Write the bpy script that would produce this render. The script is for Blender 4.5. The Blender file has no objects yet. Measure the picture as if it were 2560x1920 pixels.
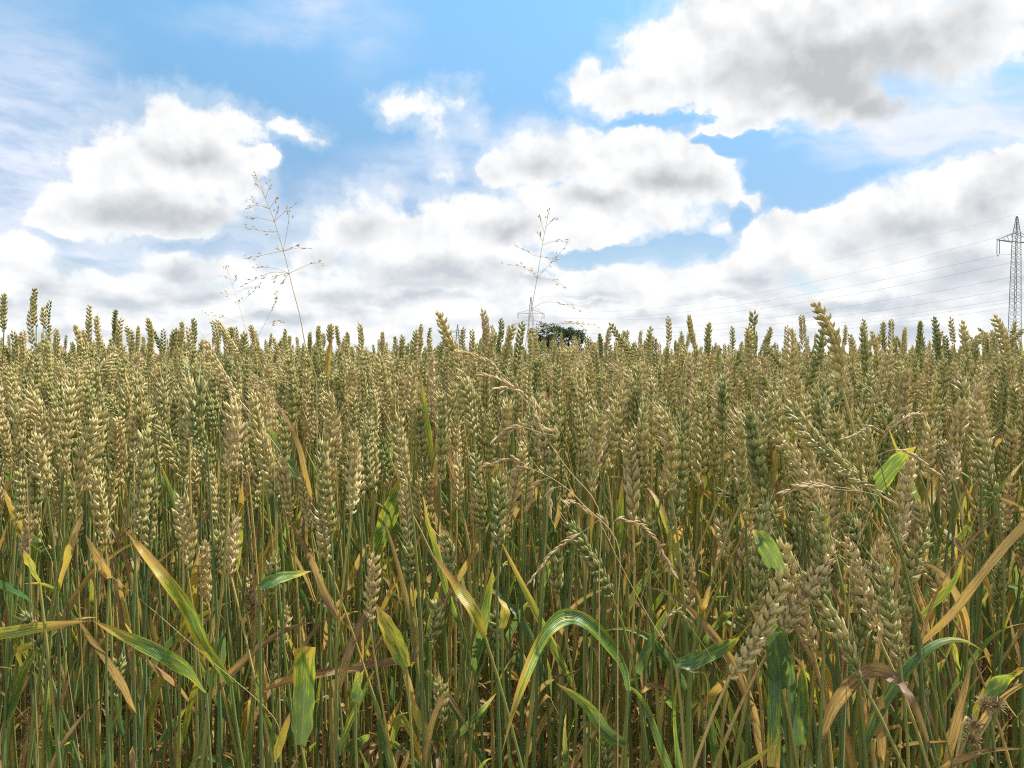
import bpy, math, random
import numpy as np
from mathutils import Vector

random.seed(7)
rng = np.random.default_rng(7)
R = math.radians
scene = bpy.context.scene
COL = scene.collection

# ------------------------------------------------------------------ camera
F = 2070.0                      # focal length of the photograph in its own pixels (2560 wide)
CAM_H = 0.86
HORIZON = 892.0
PITCH = math.atan((960.0 - HORIZON) / F)
cam_data = bpy.data.cameras.new("camera")
cam = bpy.data.objects.new("camera", cam_data)
COL.objects.link(cam)
cam_data.sensor_width = 36.0
cam_data.lens = 36.0 * F / 2560.0
cam_data.clip_start = 0.02
cam_data.clip_end = 20000.0
cam.location = (0, 0, CAM_H)
cam.rotation_euler = (math.pi / 2 - PITCH, 0, 0)
scene.camera = cam


def ray(x, y):
    """direction (with forward component 1) through a pixel of the 2560 x 1920 photograph"""
    u, v = (x - 1280.0) / F, (960.0 - y) / F
    c, s = math.cos(PITCH), math.sin(PITCH)
    d = Vector((u, c + v * s, -s + v * c))
    return d / d.y


def at(x, y, dist):
    return Vector((0, 0, CAM_H)) + ray(x, y) * dist


# ------------------------------------------------------------------ exposure
EXPOSURE = 0.92
scene.view_settings.view_transform = 'Standard'
scene.view_settings.look = 'None'
scene.view_settings.exposure = EXPOSURE
scene.view_settings.gamma = 1.0
scene.cycles.use_adaptive_sampling = True
scene.cycles.adaptive_threshold = 0.01
scene.cycles.use_denoising = False
scene.cycles.filter_width = 1.15
scene.cycles.max_bounces = 8
scene.cycles.transmission_bounces = 6
scene.cycles.transparent_max_bounces = 8

# ------------------------------------------------------------------ sun
SUN_AZ, SUN_EL = R(56), R(55)        # azimuth measured from the view direction (+Y) towards +X
sun_data = bpy.data.lights.new("sun", 'SUN')
sun_data.energy = 5.0
sun_data.angle = R(0.9)
sun_data.color = (1.0, 0.95, 0.86)
sun = bpy.data.objects.new("sun", sun_data)
COL.objects.link(sun)
to_sun = Vector((math.sin(SUN_AZ) * math.cos(SUN_EL), math.cos(SUN_AZ) * math.cos(SUN_EL), math.sin(SUN_EL)))
sun.rotation_euler = (-to_sun).to_track_quat('-Z', 'Y').to_euler()
sun.location = (6, 4, 12)

# ------------------------------------------------------------------ node helpers


class NT:
    def __init__(self, tree):
        self.t = tree

    def new(self, typ, **kw):
        n = self.t.nodes.new(typ)
        for k, v in kw.items():
            setattr(n, k, v)
        return n

    def put(self, sock, v):
        if hasattr(v, 'is_output') or isinstance(v, bpy.types.NodeSocket):
            self.t.links.new(v, sock)
        elif v is not None:
            sock.default_value = v

    def math(self, op, a, b=None, c=None, clamp=False):
        n = self.new('ShaderNodeMath', operation=op, use_clamp=clamp)
        self.put(n.inputs[0], a)
        self.put(n.inputs[1], b)
        self.put(n.inputs[2], c)
        return n.outputs[0]

    def vmath(self, op, a, b=None):
        n = self.new('ShaderNodeVectorMath', operation=op)
        self.put(n.inputs[0], a)
        self.put(n.inputs[1], b)
        return n.outputs['Value'] if op in ('DOT_PRODUCT', 'LENGTH') else n.outputs[0]

    def smooth(self, x, lo, hi, a=0.0, b=1.0):
        n = self.new('ShaderNodeMapRange', interpolation_type='SMOOTHSTEP')
        self.put(n.inputs[0], x)
        for i, v in enumerate((lo, hi, a, b)):
            self.put(n.inputs[i + 1], v)
        return n.outputs[0]

    def mix(self, f, a, b, mode='MIX'):
        n = self.new('ShaderNodeMix', data_type='RGBA', blend_type=mode)
        self.put(n.inputs[0], f)
        for s, v in ((n.inputs[6], a), (n.inputs[7], b)):
            self.put(s, v if not isinstance(v, tuple) or len(v) == 4 else (*v, 1.0))
        return n.outputs[2]

    def comb(self, x, y, z=0.0):
        n = self.new('ShaderNodeCombineXYZ')
        for i, v in enumerate((x, y, z)):
            self.put(n.inputs[i], v)
        return n.outputs[0]

    def noise(self, vec, scale, detail=4.0, rough=0.55, color=False, lac=2.0, dist=0.0):
        n = self.new('ShaderNodeTexNoise')
        self.put(n.inputs['Vector'], vec)
        self.put(n.inputs['Scale'], scale)
        n.inputs['Detail'].default_value = detail
        n.inputs['Roughness'].default_value = rough
        n.inputs['Lacunarity'].default_value = lac
        n.inputs['Distortion'].default_value = dist
        return n.outputs['Color' if color else 'Fac']

    def attr(self, name):
        n = self.new('ShaderNodeAttribute')
        n.attribute_name = name
        return n.outputs['Fac']

    def ramp(self, fac, stops, interp='LINEAR'):
        n = self.new('ShaderNodeValToRGB')
        n.color_ramp.interpolation = interp
        e = n.color_ramp.elements
        while len(e) < len(stops):
            e.new(0.5)
        for el, (p, c) in zip(e, stops):
            el.position = p
            el.color = (*c, 1.0)
        self.put(n.inputs[0], fac)
        return n.outputs[0]


# ------------------------------------------------------------------ world: sky with clouds, laid out by direction
world = bpy.data.worlds.new("World")
scene.world = world
world.use_nodes = True
wt = world.node_tree
for n in list(wt.nodes):
    wt.nodes.remove(n)
W = NT(wt)
BG = 0.1 / 2 ** EXPOSURE         # the sky keeps its picture value whatever the exposure
SKY_LOW, SKY_HIGH = (0.98, 1.10, 1.18), (1.62, 2.20, 2.12)
RELIEF = 1.6
sky = W.new('ShaderNodeTexSky', sky_type='NISHITA', sun_disc=False)
sky.sun_elevation = SUN_EL
sky.sun_rotation = SUN_AZ
sky.altitude = 50.0
sky.air_density = 1.0
sky.dust_density = 0.4
sky.ozone_density = 2.0
geo = W.new('ShaderNodeTexCoord')
sep = W.new('ShaderNodeSeparateXYZ')
wt.links.new(geo.outputs['Generated'], sep.inputs[0])
X, Y, Z = sep.outputs
az = W.math('ARCTAN2', X, Y)
el = W.math('ARCSINE', Z)
P = W.comb(az, el)               # azimuth and elevation in radians
K = 2560.0 / 2212.0              # the blob lists below were read off a 2212-pixel-wide copy


def azel(x, y):
    d = ray(x, y).normalized()
    return math.atan2(d.x, d.y), math.asin(d.z)


def field(T, pos, blobs, start, box, reach):
    """soft union of ellipses (x, y, rx, ry, strength) given in photograph coordinates, turned into directions"""
    prev = start
    for b in blobs:
        x, y, rx, ry = b[:4]
        a = b[4] if len(b) > 4 else 1.0
        ca, ce = azel(x * K, y * K)
        ra, re = rx * K / F, ry * K / F
        if ca + ra * reach + .04 < box[0] or ca - ra * reach - .04 > box[1] or ce + re * reach + .04 < box[2] or ce - re * reach - .04 > box[3]:
            continue
        n = T.new('ShaderNodeVectorMath', operation='MULTIPLY_ADD')
        T.put(n.inputs[0], pos)
        n.inputs[1].default_value = (1 / ra, 1 / re, 0)
        n.inputs[2].default_value = (-ca / ra, -ce / re, 0)
        v = T.math('MULTIPLY_ADD', T.vmath('LENGTH', n.outputs[0]), -a, a)
        prev = T.math('SMOOTH_MAX', prev, v, 0.12)
    return prev


CUMULUS = [
    # left cumulus
    (395, 340, 175, 140), (300, 400, 165, 115), (225, 440, 120, 80), (470, 300, 110, 95), (375, 255, 75, 62), (515, 400, 75, 100),
    (380, 470, 190, 62), (135, 475, 75, 26), (575, 350, 42, 26), (600, 352, 24, 14),
    # small puffs
    (612, 280, 60, 30, .46), (885, 232, 80, 44, .44), (940, 262, 40, 60, .38), (990, 238, 44, 40, .26), (952, 374, 24, 26, .22), (1035, 265, 20, 22, .2), (650, 292, 40, 22, .25),
    # great cloud top right
    (1800, 80, 420, 185), (1560, 110, 240, 130), (1350, 195, 150, 60), (1265, 175, 62, 55), (1720, 188, 260, 80), (2030, 95, 170, 125),
    (1800, 215, 130, 72), (1450, 178, 190, 54), (1490, 55, 110, 85), (1620, 20, 220, 90), (1870, 236, 110, 56, .9),
    # middle cloud
    (1290, 334, 240, 74), (1190, 345, 160, 68), (1450, 342, 160, 64), (1400, 405, 230, 100), (1530, 385, 100, 90), (1270, 430, 260, 65),
    (1630, 432, 60, 30, .55), (1085, 370, 75, 50), (1390, 480, 200, 46), (1550, 495, 50, 26, .6), (1575, 274, 66, 24, .8), (1620, 255, 40, 26),
    # lower middle
    (760, 490, 135, 80), (850, 530, 170, 85), (1000, 480, 125, 75), (1110, 485, 165, 75), (690, 545, 90, 65), (835, 425, 60, 40, .5),
    (960, 570, 400, 70), (1290, 540, 70, 30), (1230, 500, 150, 60),
    # lower left
    (380, 585, 112, 56), (300, 615, 165, 50), (485, 585, 80, 48), (150, 635, 130, 46), (30, 560, 80, 66), (380, 650, 360, 60), (60, 620, 120, 60),
    (385, 555, 55, 28),
    # right bank
    (2120, 440, 230, 130), (1960, 470, 190, 100), (1810, 520, 190, 90), (1700, 525, 130, 80), (1600, 590, 160, 70), (2215, 385, 80, 90),
    (1990, 570, 330, 110), (1490, 610, 120, 46), (2230, 470, 130, 150),
    # band above the horizon
    (1100, 665, 1700, 70, 1.2), (1100, 760, 3000, 90, 1.3), (300, 690, 900, 60, 1.2), (1900, 680, 900, 80, 1.2), (1150, 610, 420, 48), (800, 620, 500, 50),
    (-500, 560, 380, 150), (-900, 400, 300, 120), (2700, 380, 380, 170), (3100, 500, 400, 200), (2600, 620, 900, 100), (-500, 680, 900, 60),
]
HOLES = [(1260, 640, 90, 9, .6), (1180, 585, 60, 10, .4), (560, 640, 60, 10, .5), (1560, 655, 120, 8, .5), (2090, 668, 80, 8, .4), (180, 668, 90, 8, .4), (1600, 300, 80, 28, .9), (1420, 258, 170, 13, .45), (1540, 300, 60, 18, .7), (1690, 330, 70, 36, .9), (2060, 330, 150, 26, .6), (1590, 470, 30, 40, .5), (1660, 400, 40, 60, .8), (1360, 556, 210, 26, 1.1), (1230, 556, 60, 20, .8), (1480, 540, 90, 30, 1.0), (420, 530, 160, 22, .5), (880, 445, 26, 40, .6), (1790, 345, 170, 60, 1.0), (1740, 415, 120, 50, .9),
         (230, 570, 60, 18, .5), (2200, 210, 40, 60, .7)]
GREY = [
    (1330, 258, 150, 24, .6), (1480, 262, 140, 22, .7), (1600, 225, 200, 60, .5), (1330, 190, 110, 50, .3), (2000, 200, 120, 60, .7),
    (320, 468, 190, 62, 1.15), (420, 480, 130, 50, .9), (360, 345, 150, 46, .55), (445, 350, 100, 46, .85), (300, 360, 90, 40, .3),
    (1850, 165, 360, 130, 1.15), (1640, 165, 240, 90, .85), (1900, 235, 140, 62, 1.1), (2060, 90, 160, 130, .7), (1770, 60, 260, 90, .5), (1430, 165, 100, 60, .25),
    (1440, 392, 170, 46, 1.0), (1170, 355, 110, 40, .75), (1310, 420, 130, 36, .85), (1540, 370, 80, 40, .4),
    (960, 590, 220, 48, .95), (790, 495, 80, 50, .8), (1095, 505, 110, 40, .9), (720, 560, 120, 36, .7), (880, 640, 300, 22, .9), (1140, 590, 110, 36, .8),
    (380, 635, 140, 38, 1.1), (375, 590, 48, 36, .8), (250, 640, 90, 24, .7), (90, 620, 90, 34, .6), (20, 660, 120, 26, .6), (560, 690, 200, 20, .8),
    (1690, 610, 130, 46, 1.15), (1960, 505, 160, 70, .8), (2130, 450, 80, 66, 1.0), (2090, 585, 140, 60, .95), (1850, 655, 340, 30, .9), (1560, 640, 160, 24, .7),
    (1830, 540, 110, 36, .6), (2060, 490, 200, 60, .6), (1250, 640, 130, 30, .8), (1100, 700, 500, 22, .6), (2180, 640, 100, 40, .6), (1900, 710, 260, 24, .6),
    (-500, 600, 300, 70, .9), (2700, 450, 300, 90, .9), (200, 720, 260, 20, .6),
]
VEIL = [
    (30, 330, 260, 330, .75), (90, 180, 150, 150, .6), (40, 460, 260, 130, .7), (690, 10, 180, 60, .5), (600, 60, 260, 40, .35), (800, 60, 120, 110, .3),
    (950, 350, 240, 60, .55), (1080, 300, 200, 60, .5), (820, 420, 260, 60, .5), (200, 545, 320, 60, .8), (560, 560, 200, 90, .55), (2040, 290, 260, 66, 1.5), (1950, 270, 200, 24, 1.2),
    (1850, 300, 160, 20, .6), (2110, 200, 120, 100, .7), (1860, 352, 90, 16, .45), (1130, 420, 200, 60, .5), (640, 470, 120, 60, .4), (1480, 575, 300, 24, .6), (1390, 580, 200, 14, .8),
    (1000, 640, 1800, 150, .35),
]

n1 = W.noise(P, 7.0, 2.0, 0.5, color=True)
n2 = W.noise(P, 22.0, 6.0, 0.55, color=True)
off1 = W.vmath('MULTIPLY', W.vmath('SUBTRACT', n1, (0.5, 0.5, 0.5)), (0.05, 0.035, 0))
off2 = W.vmath('MULTIPLY', W.vmath('SUBTRACT', n2, (0.5, 0.5, 0.5)), (0.050, 0.042, 0))
PW = W.vmath('ADD', W.vmath('ADD', P, off1), off2)
PG = W.vmath('ADD', P, W.vmath('MULTIPLY', W.vmath('ADD', off1, off2), (0.7, 0.7, 0)))
fb = W.noise(P, 30.0, 9.0, 0.61)
fm = W.noise(P, 15.0, 5.0, 0.5)
fml = W.noise(W.vmath('ADD', P, (0.008, 0.016, 0)), 15.0, 5.0, 0.5)
fc = W.noise(W.vmath('MULTIPLY', P, (1.0, 1.8, 1.0)), 8.0, 2.0, 0.45)
fs = W.noise(P, 5.0, 2.0, 0.5)
streak = W.noise(W.vmath('MULTIPLY', W.vmath('ADD', P, off1), (1.0, 3.2, 1.0)), 16.0, 6.0, 0.6)
band = W.noise(W.vmath('MULTIPLY', W.vmath('ADD', P, off1), (1.0, 2.5, 1.0)), 12.0, 6.0, 0.52)
low = W.smooth(el, 0.24, 0.04)
low2 = W.smooth(el, 0.16, 0.05)
fbl = W.noise(W.vmath('ADD', P, (0.004, 0.008, 0)), 30.0, 6.0, 0.55)
fb0 = W.noise(P, 30.0, 6.0, 0.55)
relief = W.math('ADD', W.math('MULTIPLY', W.math('SUBTRACT', fml, fm), RELIEF), W.math('MULTIPLY', W.math('SUBTRACT', fbl, fb0), 0.40))      # billows: the side away from the light a little darker
fbn = W.math('MULTIPLY', W.math('SUBTRACT', fb, 0.5), 0.95)
bandn = W.math('MULTIPLY', W.math('MULTIPLY', W.math('SUBTRACT', band, 0.485), 3.8), low2)
greyn = W.math('MULTIPLY_ADD', W.math('SUBTRACT', fc, 0.5), 0.28, bandn)
cloud_grey = W.mix(low, (0.565, 0.585, 0.60), (0.63, 0.68, 0.745))
soft = W.smooth(fs, 0.35, 0.65, 0.24, 0.66)
tint = W.mix(W.smooth(el, 0.12, 0.46), SKY_LOW, SKY_HIGH)
blue = W.mix(1.0, sky.outputs[0], tint, 'MULTIPLY')
UP = 10.0


def background(c):
    b = W.new('ShaderNodeBackground')
    W.put(b.inputs[0], c)
    b.inputs[1].default_value = BG
    return b.outputs[0]


def up(c):
    return tuple(v * UP for v in c)


shared = (("PW", PW, 'NodeSocketVector'), ("PG", PG, 'NodeSocketVector'), ("fbn", fbn, 'NodeSocketFloat'), ("greyn", greyn, 'NodeSocketFloat'),
          ("relief", relief, 'NodeSocketFloat'), ("soft", soft, 'NodeSocketFloat'), ("streak", streak, 'NodeSocketFloat'),
          ("cloud_grey", cloud_grey, 'NodeSocketColor'), ("blue", blue, 'NodeSocketColor'))


def tile(box):
    """one patch of sky as a node group, holding only the clouds that reach into it"""
    tree = bpy.data.node_groups.new("sky_tile", 'ShaderNodeTree')
    for nm, _, ty in shared:
        tree.interface.new_socket(nm, in_out='INPUT', socket_type=ty)
    tree.interface.new_socket("colour", in_out='OUTPUT', socket_type='NodeSocketColor')
    T = NT(tree)
    i = T.new('NodeGroupInput').outputs
    cov = field(T, i['PW'], CUMULUS, -1.0, box, 1.6)
    hole = T.math('MAXIMUM', field(T, i['PW'], HOLES, -1.0, box, 1.1), 0.0)
    cov_n = T.math('ADD', T.math('MULTIPLY_ADD', hole, -1.3, cov), i['fbn'])
    alpha = T.math('MAXIMUM', T.smooth(cov_n, -0.02, i['soft']), T.smooth(cov_n, -0.22, 0.15, 0.0, 0.30))
    thick = T.smooth(cov_n, 0.06, 0.8)
    grey = field(T, i['PG'], GREY, 0.0, box, 1.2)
    grey = T.smooth(T.math('MULTIPLY_ADD', grey, 1.2, i['greyn']), -0.20, 1.35)
    grey = T.math('MULTIPLY', grey, T.math('MULTIPLY_ADD', thick, 0.85, 0.15))
    grey = T.math('ADD', T.math('MULTIPLY_ADD', thick, 0.10, -0.03), T.math('ADD', grey, i['relief']), clamp=True)
    cloud_col = T.mix(grey, up((1.04, 1.05, 1.055)), T.mix(1.0, i['cloud_grey'], (UP, UP, UP), 'MULTIPLY'))
    veil = field(T, i['PW'], VEIL, 0.0, box, 1.1)
    veil = T.math('MULTIPLY', T.math('MULTIPLY', veil, 1.3), T.smooth(i['streak'], 0.30, 0.66, 0.5, 1.15), clamp=True)
    c = T.mix(alpha, T.mix(veil, i['blue'], up((0.82, 0.89, 1.05))), cloud_col)
    o = T.new('NodeGroupOutput')
    tree.links.new(c, o.inputs[0])
    g = W.new('ShaderNodeGroup', node_tree=tree)
    for nm, v, _ in shared:
        W.put(g.inputs[nm], v)
    return background(g.outputs[0])


def choose(f, a, b):
    m = W.new('ShaderNodeMixShader')
    W.put(m.inputs[0], f)
    W.put(m.inputs[1], a)
    W.put(m.inputs[2], b)
    return m.outputs[0]


# outside the photograph's view: scattered cumulus by noise alone, for the light they give
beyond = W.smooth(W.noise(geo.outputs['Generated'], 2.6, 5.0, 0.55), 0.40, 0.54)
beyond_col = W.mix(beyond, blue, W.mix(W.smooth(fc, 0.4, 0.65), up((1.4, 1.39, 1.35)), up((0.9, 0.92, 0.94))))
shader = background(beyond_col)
EL = [-0.06, 0.11, 0.24, 0.62]
AZ = [-0.95, -0.38, -0.19, 0.0, 0.19, 0.38, 0.95]
front = None
for i in range(len(AZ) - 1):
    column = None
    for j in range(len(EL) - 1):
        t = tile((AZ[i], AZ[i + 1], EL[j], EL[j + 1]))
        column = t if column is None else choose(W.math('GREATER_THAN', el, EL[j]), column, t)
    front = column if front is None else choose(W.math('GREATER_THAN', az, AZ[i]), front, column)
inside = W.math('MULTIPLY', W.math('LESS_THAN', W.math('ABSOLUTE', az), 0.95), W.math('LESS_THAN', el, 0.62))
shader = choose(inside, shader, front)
shader = choose(W.math('LESS_THAN', el, -0.05), shader, background((*up((0.2, 0.17, 0.1)), 1.0)))
wo = W.new('ShaderNodeOutputWorld')
wt.links.new(shader, wo.inputs[0])
world.cycles.sampling_method = 'NONE'

# ------------------------------------------------------------------ materials


def new_mat(name):
    m = bpy.data.materials.new(name)
    m.use_nodes = True
    for n in list(m.node_tree.nodes):
        m.node_tree.nodes.remove(n)
    return m, NT(m.node_tree)


def finish(T, colour, rough=0.55, spec=0.4, trans=0.0, trans_col=None, normal=None):
    p = T.new('ShaderNodeBsdfPrincipled')
    T.put(p.inputs['Base Color'], colour if not isinstance(colour, tuple) else (*colour, 1.0))
    T.put(p.inputs['Roughness'], rough)
    p.inputs['Specular IOR Level'].default_value = spec
    if normal is not None:
        T.put(p.inputs['Normal'], normal)
    out = p.outputs[0]
    if trans:
        t = T.new('ShaderNodeBsdfTranslucent')
        T.put(t.inputs[0], trans_col if trans_col is not None else colour)
        m = T.new('ShaderNodeMixShader')
        m.inputs[0].default_value = trans
        T.put(m.inputs[1], out)
        T.put(m.inputs[2], t.outputs[0])
        out = m.outputs[0]
    o = T.new('ShaderNodeOutputMaterial')
    T.put(o.inputs[0], out)


def bump(T, h, strength, dist=0.001):
    b = T.new('ShaderNodeBump')
    b.inputs['Strength'].default_value = strength
    b.inputs['Distance'].default_value = dist
    T.put(b.inputs['Height'], h)
    return b.outputs[0]


def obj_random(T):
    return T.new('ShaderNodeObjectInfo').outputs['Random']


EAR_RAMP = [(0.0, (0.15, 0.21, 0.06)), (0.30, (0.36, 0.37, 0.14)), (0.52, (0.54, 0.475, 0.19)), (0.72, (0.63, 0.52, 0.24)),
            (0.90, (0.70, 0.59, 0.33)), (1.0, (0.36, 0.25, 0.13))]
STEM_RAMP = [(0.0, (0.105, 0.165, 0.06)), (0.3, (0.18, 0.225, 0.055)), (0.55, (0.33, 0.29, 0.075)), (0.8, (0.52, 0.37, 0.13)), (1.0, (0.38, 0.25, 0.12))]
LEAF_RAMP = [(0.0, (0.05, 0.125, 0.055)), (0.25, (0.075, 0.19, 0.035)), (0.42, (0.21, 0.33, 0.03)), (0.56, (0.60, 0.46, 0.04)),
             (0.68, (0.58, 0.31, 0.05)), (0.80, (0.50, 0.32, 0.12)), (0.92, (0.38, 0.245, 0.11)), (1.0, (0.21, 0.125, 0.055))]

MAT_EAR, T = new_mat("wheat_ear")
gco = T.new('ShaderNodeTexCoord').outputs['Object']
c = T.math('ADD', T.attr('c'), T.math('MULTIPLY', T.math('SUBTRACT', T.noise(gco, 420.0, 2.0), 0.5), 0.34))
c = T.math('ADD', c, T.math('MULTIPLY', T.math('SUBTRACT', obj_random(T), 0.5), 0.10))
ec = T.ramp(c, EAR_RAMP)
ec = T.mix(T.math('MULTIPLY', T.smooth(T.noise(gco, 160.0, 3.0), 0.60, 0.72), 0.4), ec, (0.20, 0.14, 0.085))
finish(T, ec, 0.50, 0.38, 0.26, T.mix(0.5, ec, (0.75, 0.60, 0.25)), bump(T, T.noise(gco, 900.0, 2.0), 0.35))

MAT_STEM, T = new_mat("wheat_stem")
gco = T.new('ShaderNodeTexCoord').outputs['Object']
c = T.math('ADD', T.attr('c'), T.math('MULTIPLY', T.math('SUBTRACT', T.noise(T.vmath('MULTIPLY', gco, (1, 1, 0.12)), 90.0, 3.0), 0.5), 0.42))
sc_ = T.ramp(c, STEM_RAMP)
sc_ = T.mix(T.math('MULTIPLY', T.smooth(T.noise(T.vmath('MULTIPLY', gco, (1, 1, 0.3)), 210.0, 2.0), 0.62, 0.74), 0.45), sc_, (0.20, 0.12, 0.06))
finish(T, sc_, 0.38, 0.45, 0.10, sc_, bump(T, T.noise(T.vmath('MULTIPLY', gco, (1, 1, 0.05)), 1500.0, 1.0), 0.25, 0.0005))

MAT_LEAF, T = new_mat("wheat_leaf")
gco = T.new('ShaderNodeTexCoord').outputs['Object']
u, v, c0, r = T.attr('u'), T.attr('v'), T.attr('c'), T.attr('r')
vec = T.comb(T.math('MULTIPLY', u, 2.1), T.math('MULTIPLY', v, 2.2), T.math('MULTIPLY', r, 40.0))
streak_l = T.math('MULTIPLY', T.math('SUBTRACT', T.noise(vec, 2.2, 5.0, 0.65), 0.5), 1.9)
spots = T.smooth(T.noise(T.comb(T.math('MULTIPLY', u, 5.0), T.math('MULTIPLY', v, 22.0), r), 2.0, 3.0, 0.6), 0.56, 0.70)
die = T.math('MULTIPLY', T.math('POWER', v, 3.0), 0.58)
c = T.math('ADD', T.math('ADD', c0, streak_l), die)
c = T.math('ADD', c, T.math('MULTIPLY', spots, 0.20))
c = T.math('ADD', c, T.math('MULTIPLY', T.smooth(T.math('ABSOLUTE', u), 0.55, 1.0), 0.13))
lc = T.ramp(c, LEAF_RAMP)
vein = T.math('SINE', T.math('MULTIPLY', u, 34.0))
rib = T.smooth(T.math('ABSOLUTE', u), 0.0, 0.09, 1.0, 0.0)
lc = T.mix(T.math('MULTIPLY', rib, 0.35), lc, (0.36, 0.36, 0.20))
finish(T, lc, 0.42, 0.45, 0.42, T.mix(0.18, lc, (0.60, 0.52, 0.08), 'MIX'), bump(T, vein, 0.35, 0.0004))

MAT_GRASS, T = new_mat("dry_grass")
c = T.math('ADD', T.attr('c'), T.math('MULTIPLY', T.math('SUBTRACT', obj_random(T), 0.5), 0.1))
gc = T.ramp(c, [(0.0, (0.13, 0.20, 0.06)), (0.35, (0.30, 0.30, 0.10)), (0.6, (0.58, 0.48, 0.22)), (0.8, (0.66, 0.55, 0.31)), (1.0, (0.46, 0.32, 0.15))])
finish(T, gc, 0.55, 0.4, 0.45, gc)

MAT_SOIL, T = new_mat("soil")
gco = T.new('ShaderNodeTexCoord').outputs['Object']
sc_ = T.ramp(T.noise(gco, 9.0, 8.0, 0.65), [(0.3, (0.055, 0.038, 0.025)), (0.5, (0.10, 0.072, 0.047)), (0.7, (0.19, 0.145, 0.09))])
finish(T, sc_, 0.9, 0.2, normal=bump(T, T.noise(gco, 30.0, 6.0), 0.8, 0.02))

MAT_CROWN, T = new_mat("tree_leaves")
cc = T.ramp(T.attr('c'), [(0.0, (0.020, 0.042, 0.016)), (0.5, (0.036, 0.07, 0.022)), (1.0, (0.065, 0.10, 0.03))])
finish(T, cc, 0.6, 0.3, 0.25, cc)
MAT_BARK, T = new_mat("bark")
gco = T.new('ShaderNodeTexCoord').outputs['Object']
finish(T, T.ramp(T.noise(gco, 3.0, 5.0), [(0.3, (0.05, 0.04, 0.03)), (0.7, (0.12, 0.10, 0.08))]), 0.9, 0.2)
MAT_STEEL, T = new_mat("galvanised_steel")
gco = T.new('ShaderNodeTexCoord').outputs['Object']
finish(T, T.ramp(T.noise(gco, 0.6, 3.0), [(0.3, (0.075, 0.095, 0.09)), (0.7, (0.13, 0.155, 0.145))]), 0.6, 0.4)
MAT_GLASS, T = new_mat("insulator_ceramic")
finish(T, T.ramp(T.noise(T.new('ShaderNodeTexCoord').outputs['Object'], 2.0), [(0.3, (0.06, 0.06, 0.065)), (0.7, (0.11, 0.11, 0.115))]), 0.3, 0.5)
MAT_CABLE, T = new_mat("cable_aluminium")
finish(T, T.ramp(T.noise(T.new('ShaderNodeTexCoord').outputs['Object'], 0.05), [(0.3, (0.12, 0.13, 0.14)), (0.7, (0.17, 0.18, 0.19))]), 0.5, 0.4)

# ------------------------------------------------------------------ geometry helpers (numpy)


class Geo:
    """verts, quads and the vertex attributes c (ripeness), u, v (across, along), r (random)"""

    def __init__(self):
        self.V, self.Q, self.A, self.n = [], [], [], 0

    def add(self, verts, quads, c=0.5, u=0.0, v=0.0, r=0.0):
        verts = np.asarray(verts, float)
        k = len(verts)
        self.V.append(verts)
        self.Q.append(np.asarray(quads, int) + self.n)
        self.A.append(np.stack([np.broadcast_to(np.asarray(t, float), (k,)) for t in (c, u, v, r)], 1))
        self.n += k

    def arrays(self):
        return np.concatenate(self.V), np.concatenate(self.Q), np.concatenate(self.A)


def mesh_from(name, geos, mats, smooth=True, used=('c', 'u', 'v', 'r')):
    """one mesh out of several Geo, one material each"""
    Vs, Qs, As, Ms, off = [], [], [], [], 0
    for i, g in enumerate(geos):
        if not g.V:
            continue
        V, Q, A = g.arrays()
        Vs.append(V); Qs.append(Q + off); As.append(A); Ms.append(np.full(len(Q), i))
        off += len(V)
    V, Q, A, M = np.concatenate(Vs), np.concatenate(Qs), np.concatenate(As), np.concatenate(Ms)
    me = bpy.data.meshes.new(name)
    me.vertices.add(len(V))
    me.vertices.foreach_set('co', V.astype(np.float32).ravel())
    me.loops.add(Q.size)
    me.loops.foreach_set('vertex_index', Q.astype(np.int32).ravel())
    me.polygons.add(len(Q))
    me.polygons.foreach_set('loop_start', np.arange(0, Q.size, 4, dtype=np.int32))
    me.polygons.foreach_set('use_smooth', np.full(len(Q), smooth))
    for m in mats:
        me.materials.append(m)
    me.polygons.foreach_set('material_index', M.astype(np.int32))
    for i, nm in enumerate(('c', 'u', 'v', 'r')):
        if nm in used:
            me.attributes.new(nm, 'FLOAT', 'POINT').data.foreach_set('value', A[:, i].astype(np.float32))
    me.update(calc_edges=True)
    return me


def unit(a):
    a = np.asarray(a, float)
    return a / (np.linalg.norm(a, axis=-1, keepdims=True) + 1e-12)


def catmull(pts, n):
    pts = np.asarray(pts, float)
    if len(pts) == 2:
        t = np.linspace(0, 1, n)[:, None]
        return pts[0] * (1 - t) + pts[1] * t
    P_ = np.concatenate([[2 * pts[0] - pts[1]], pts, [2 * pts[-1] - pts[-2]]])
    out = []
    for t in np.linspace(0, len(pts) - 1 - 1e-9, n):
        i = int(t)
        f = t - i
        a, b, c_, d = P_[i:i + 4]
        out.append(0.5 * (2 * b + (c_ - a) * f + (2 * a - 5 * b + 4 * c_ - d) * f * f + (3 * b - a - 3 * c_ + d) * f ** 3))
    return np.array(out)


def frames(pts, hint=None):
    """tangent, side and normal along a polyline, carried along without twist"""
    T_ = unit(np.gradient(pts, axis=0))
    s = np.cross(T_[0], (0.3, 1.0, 0.2) if hint is None else hint)
    s = unit(s)
    S = []
    for t in T_:
        s = unit(s - t * np.dot(s, t))
        S.append(s)
    S = np.array(S)
    return T_, S, np.cross(T_, S)


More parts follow.
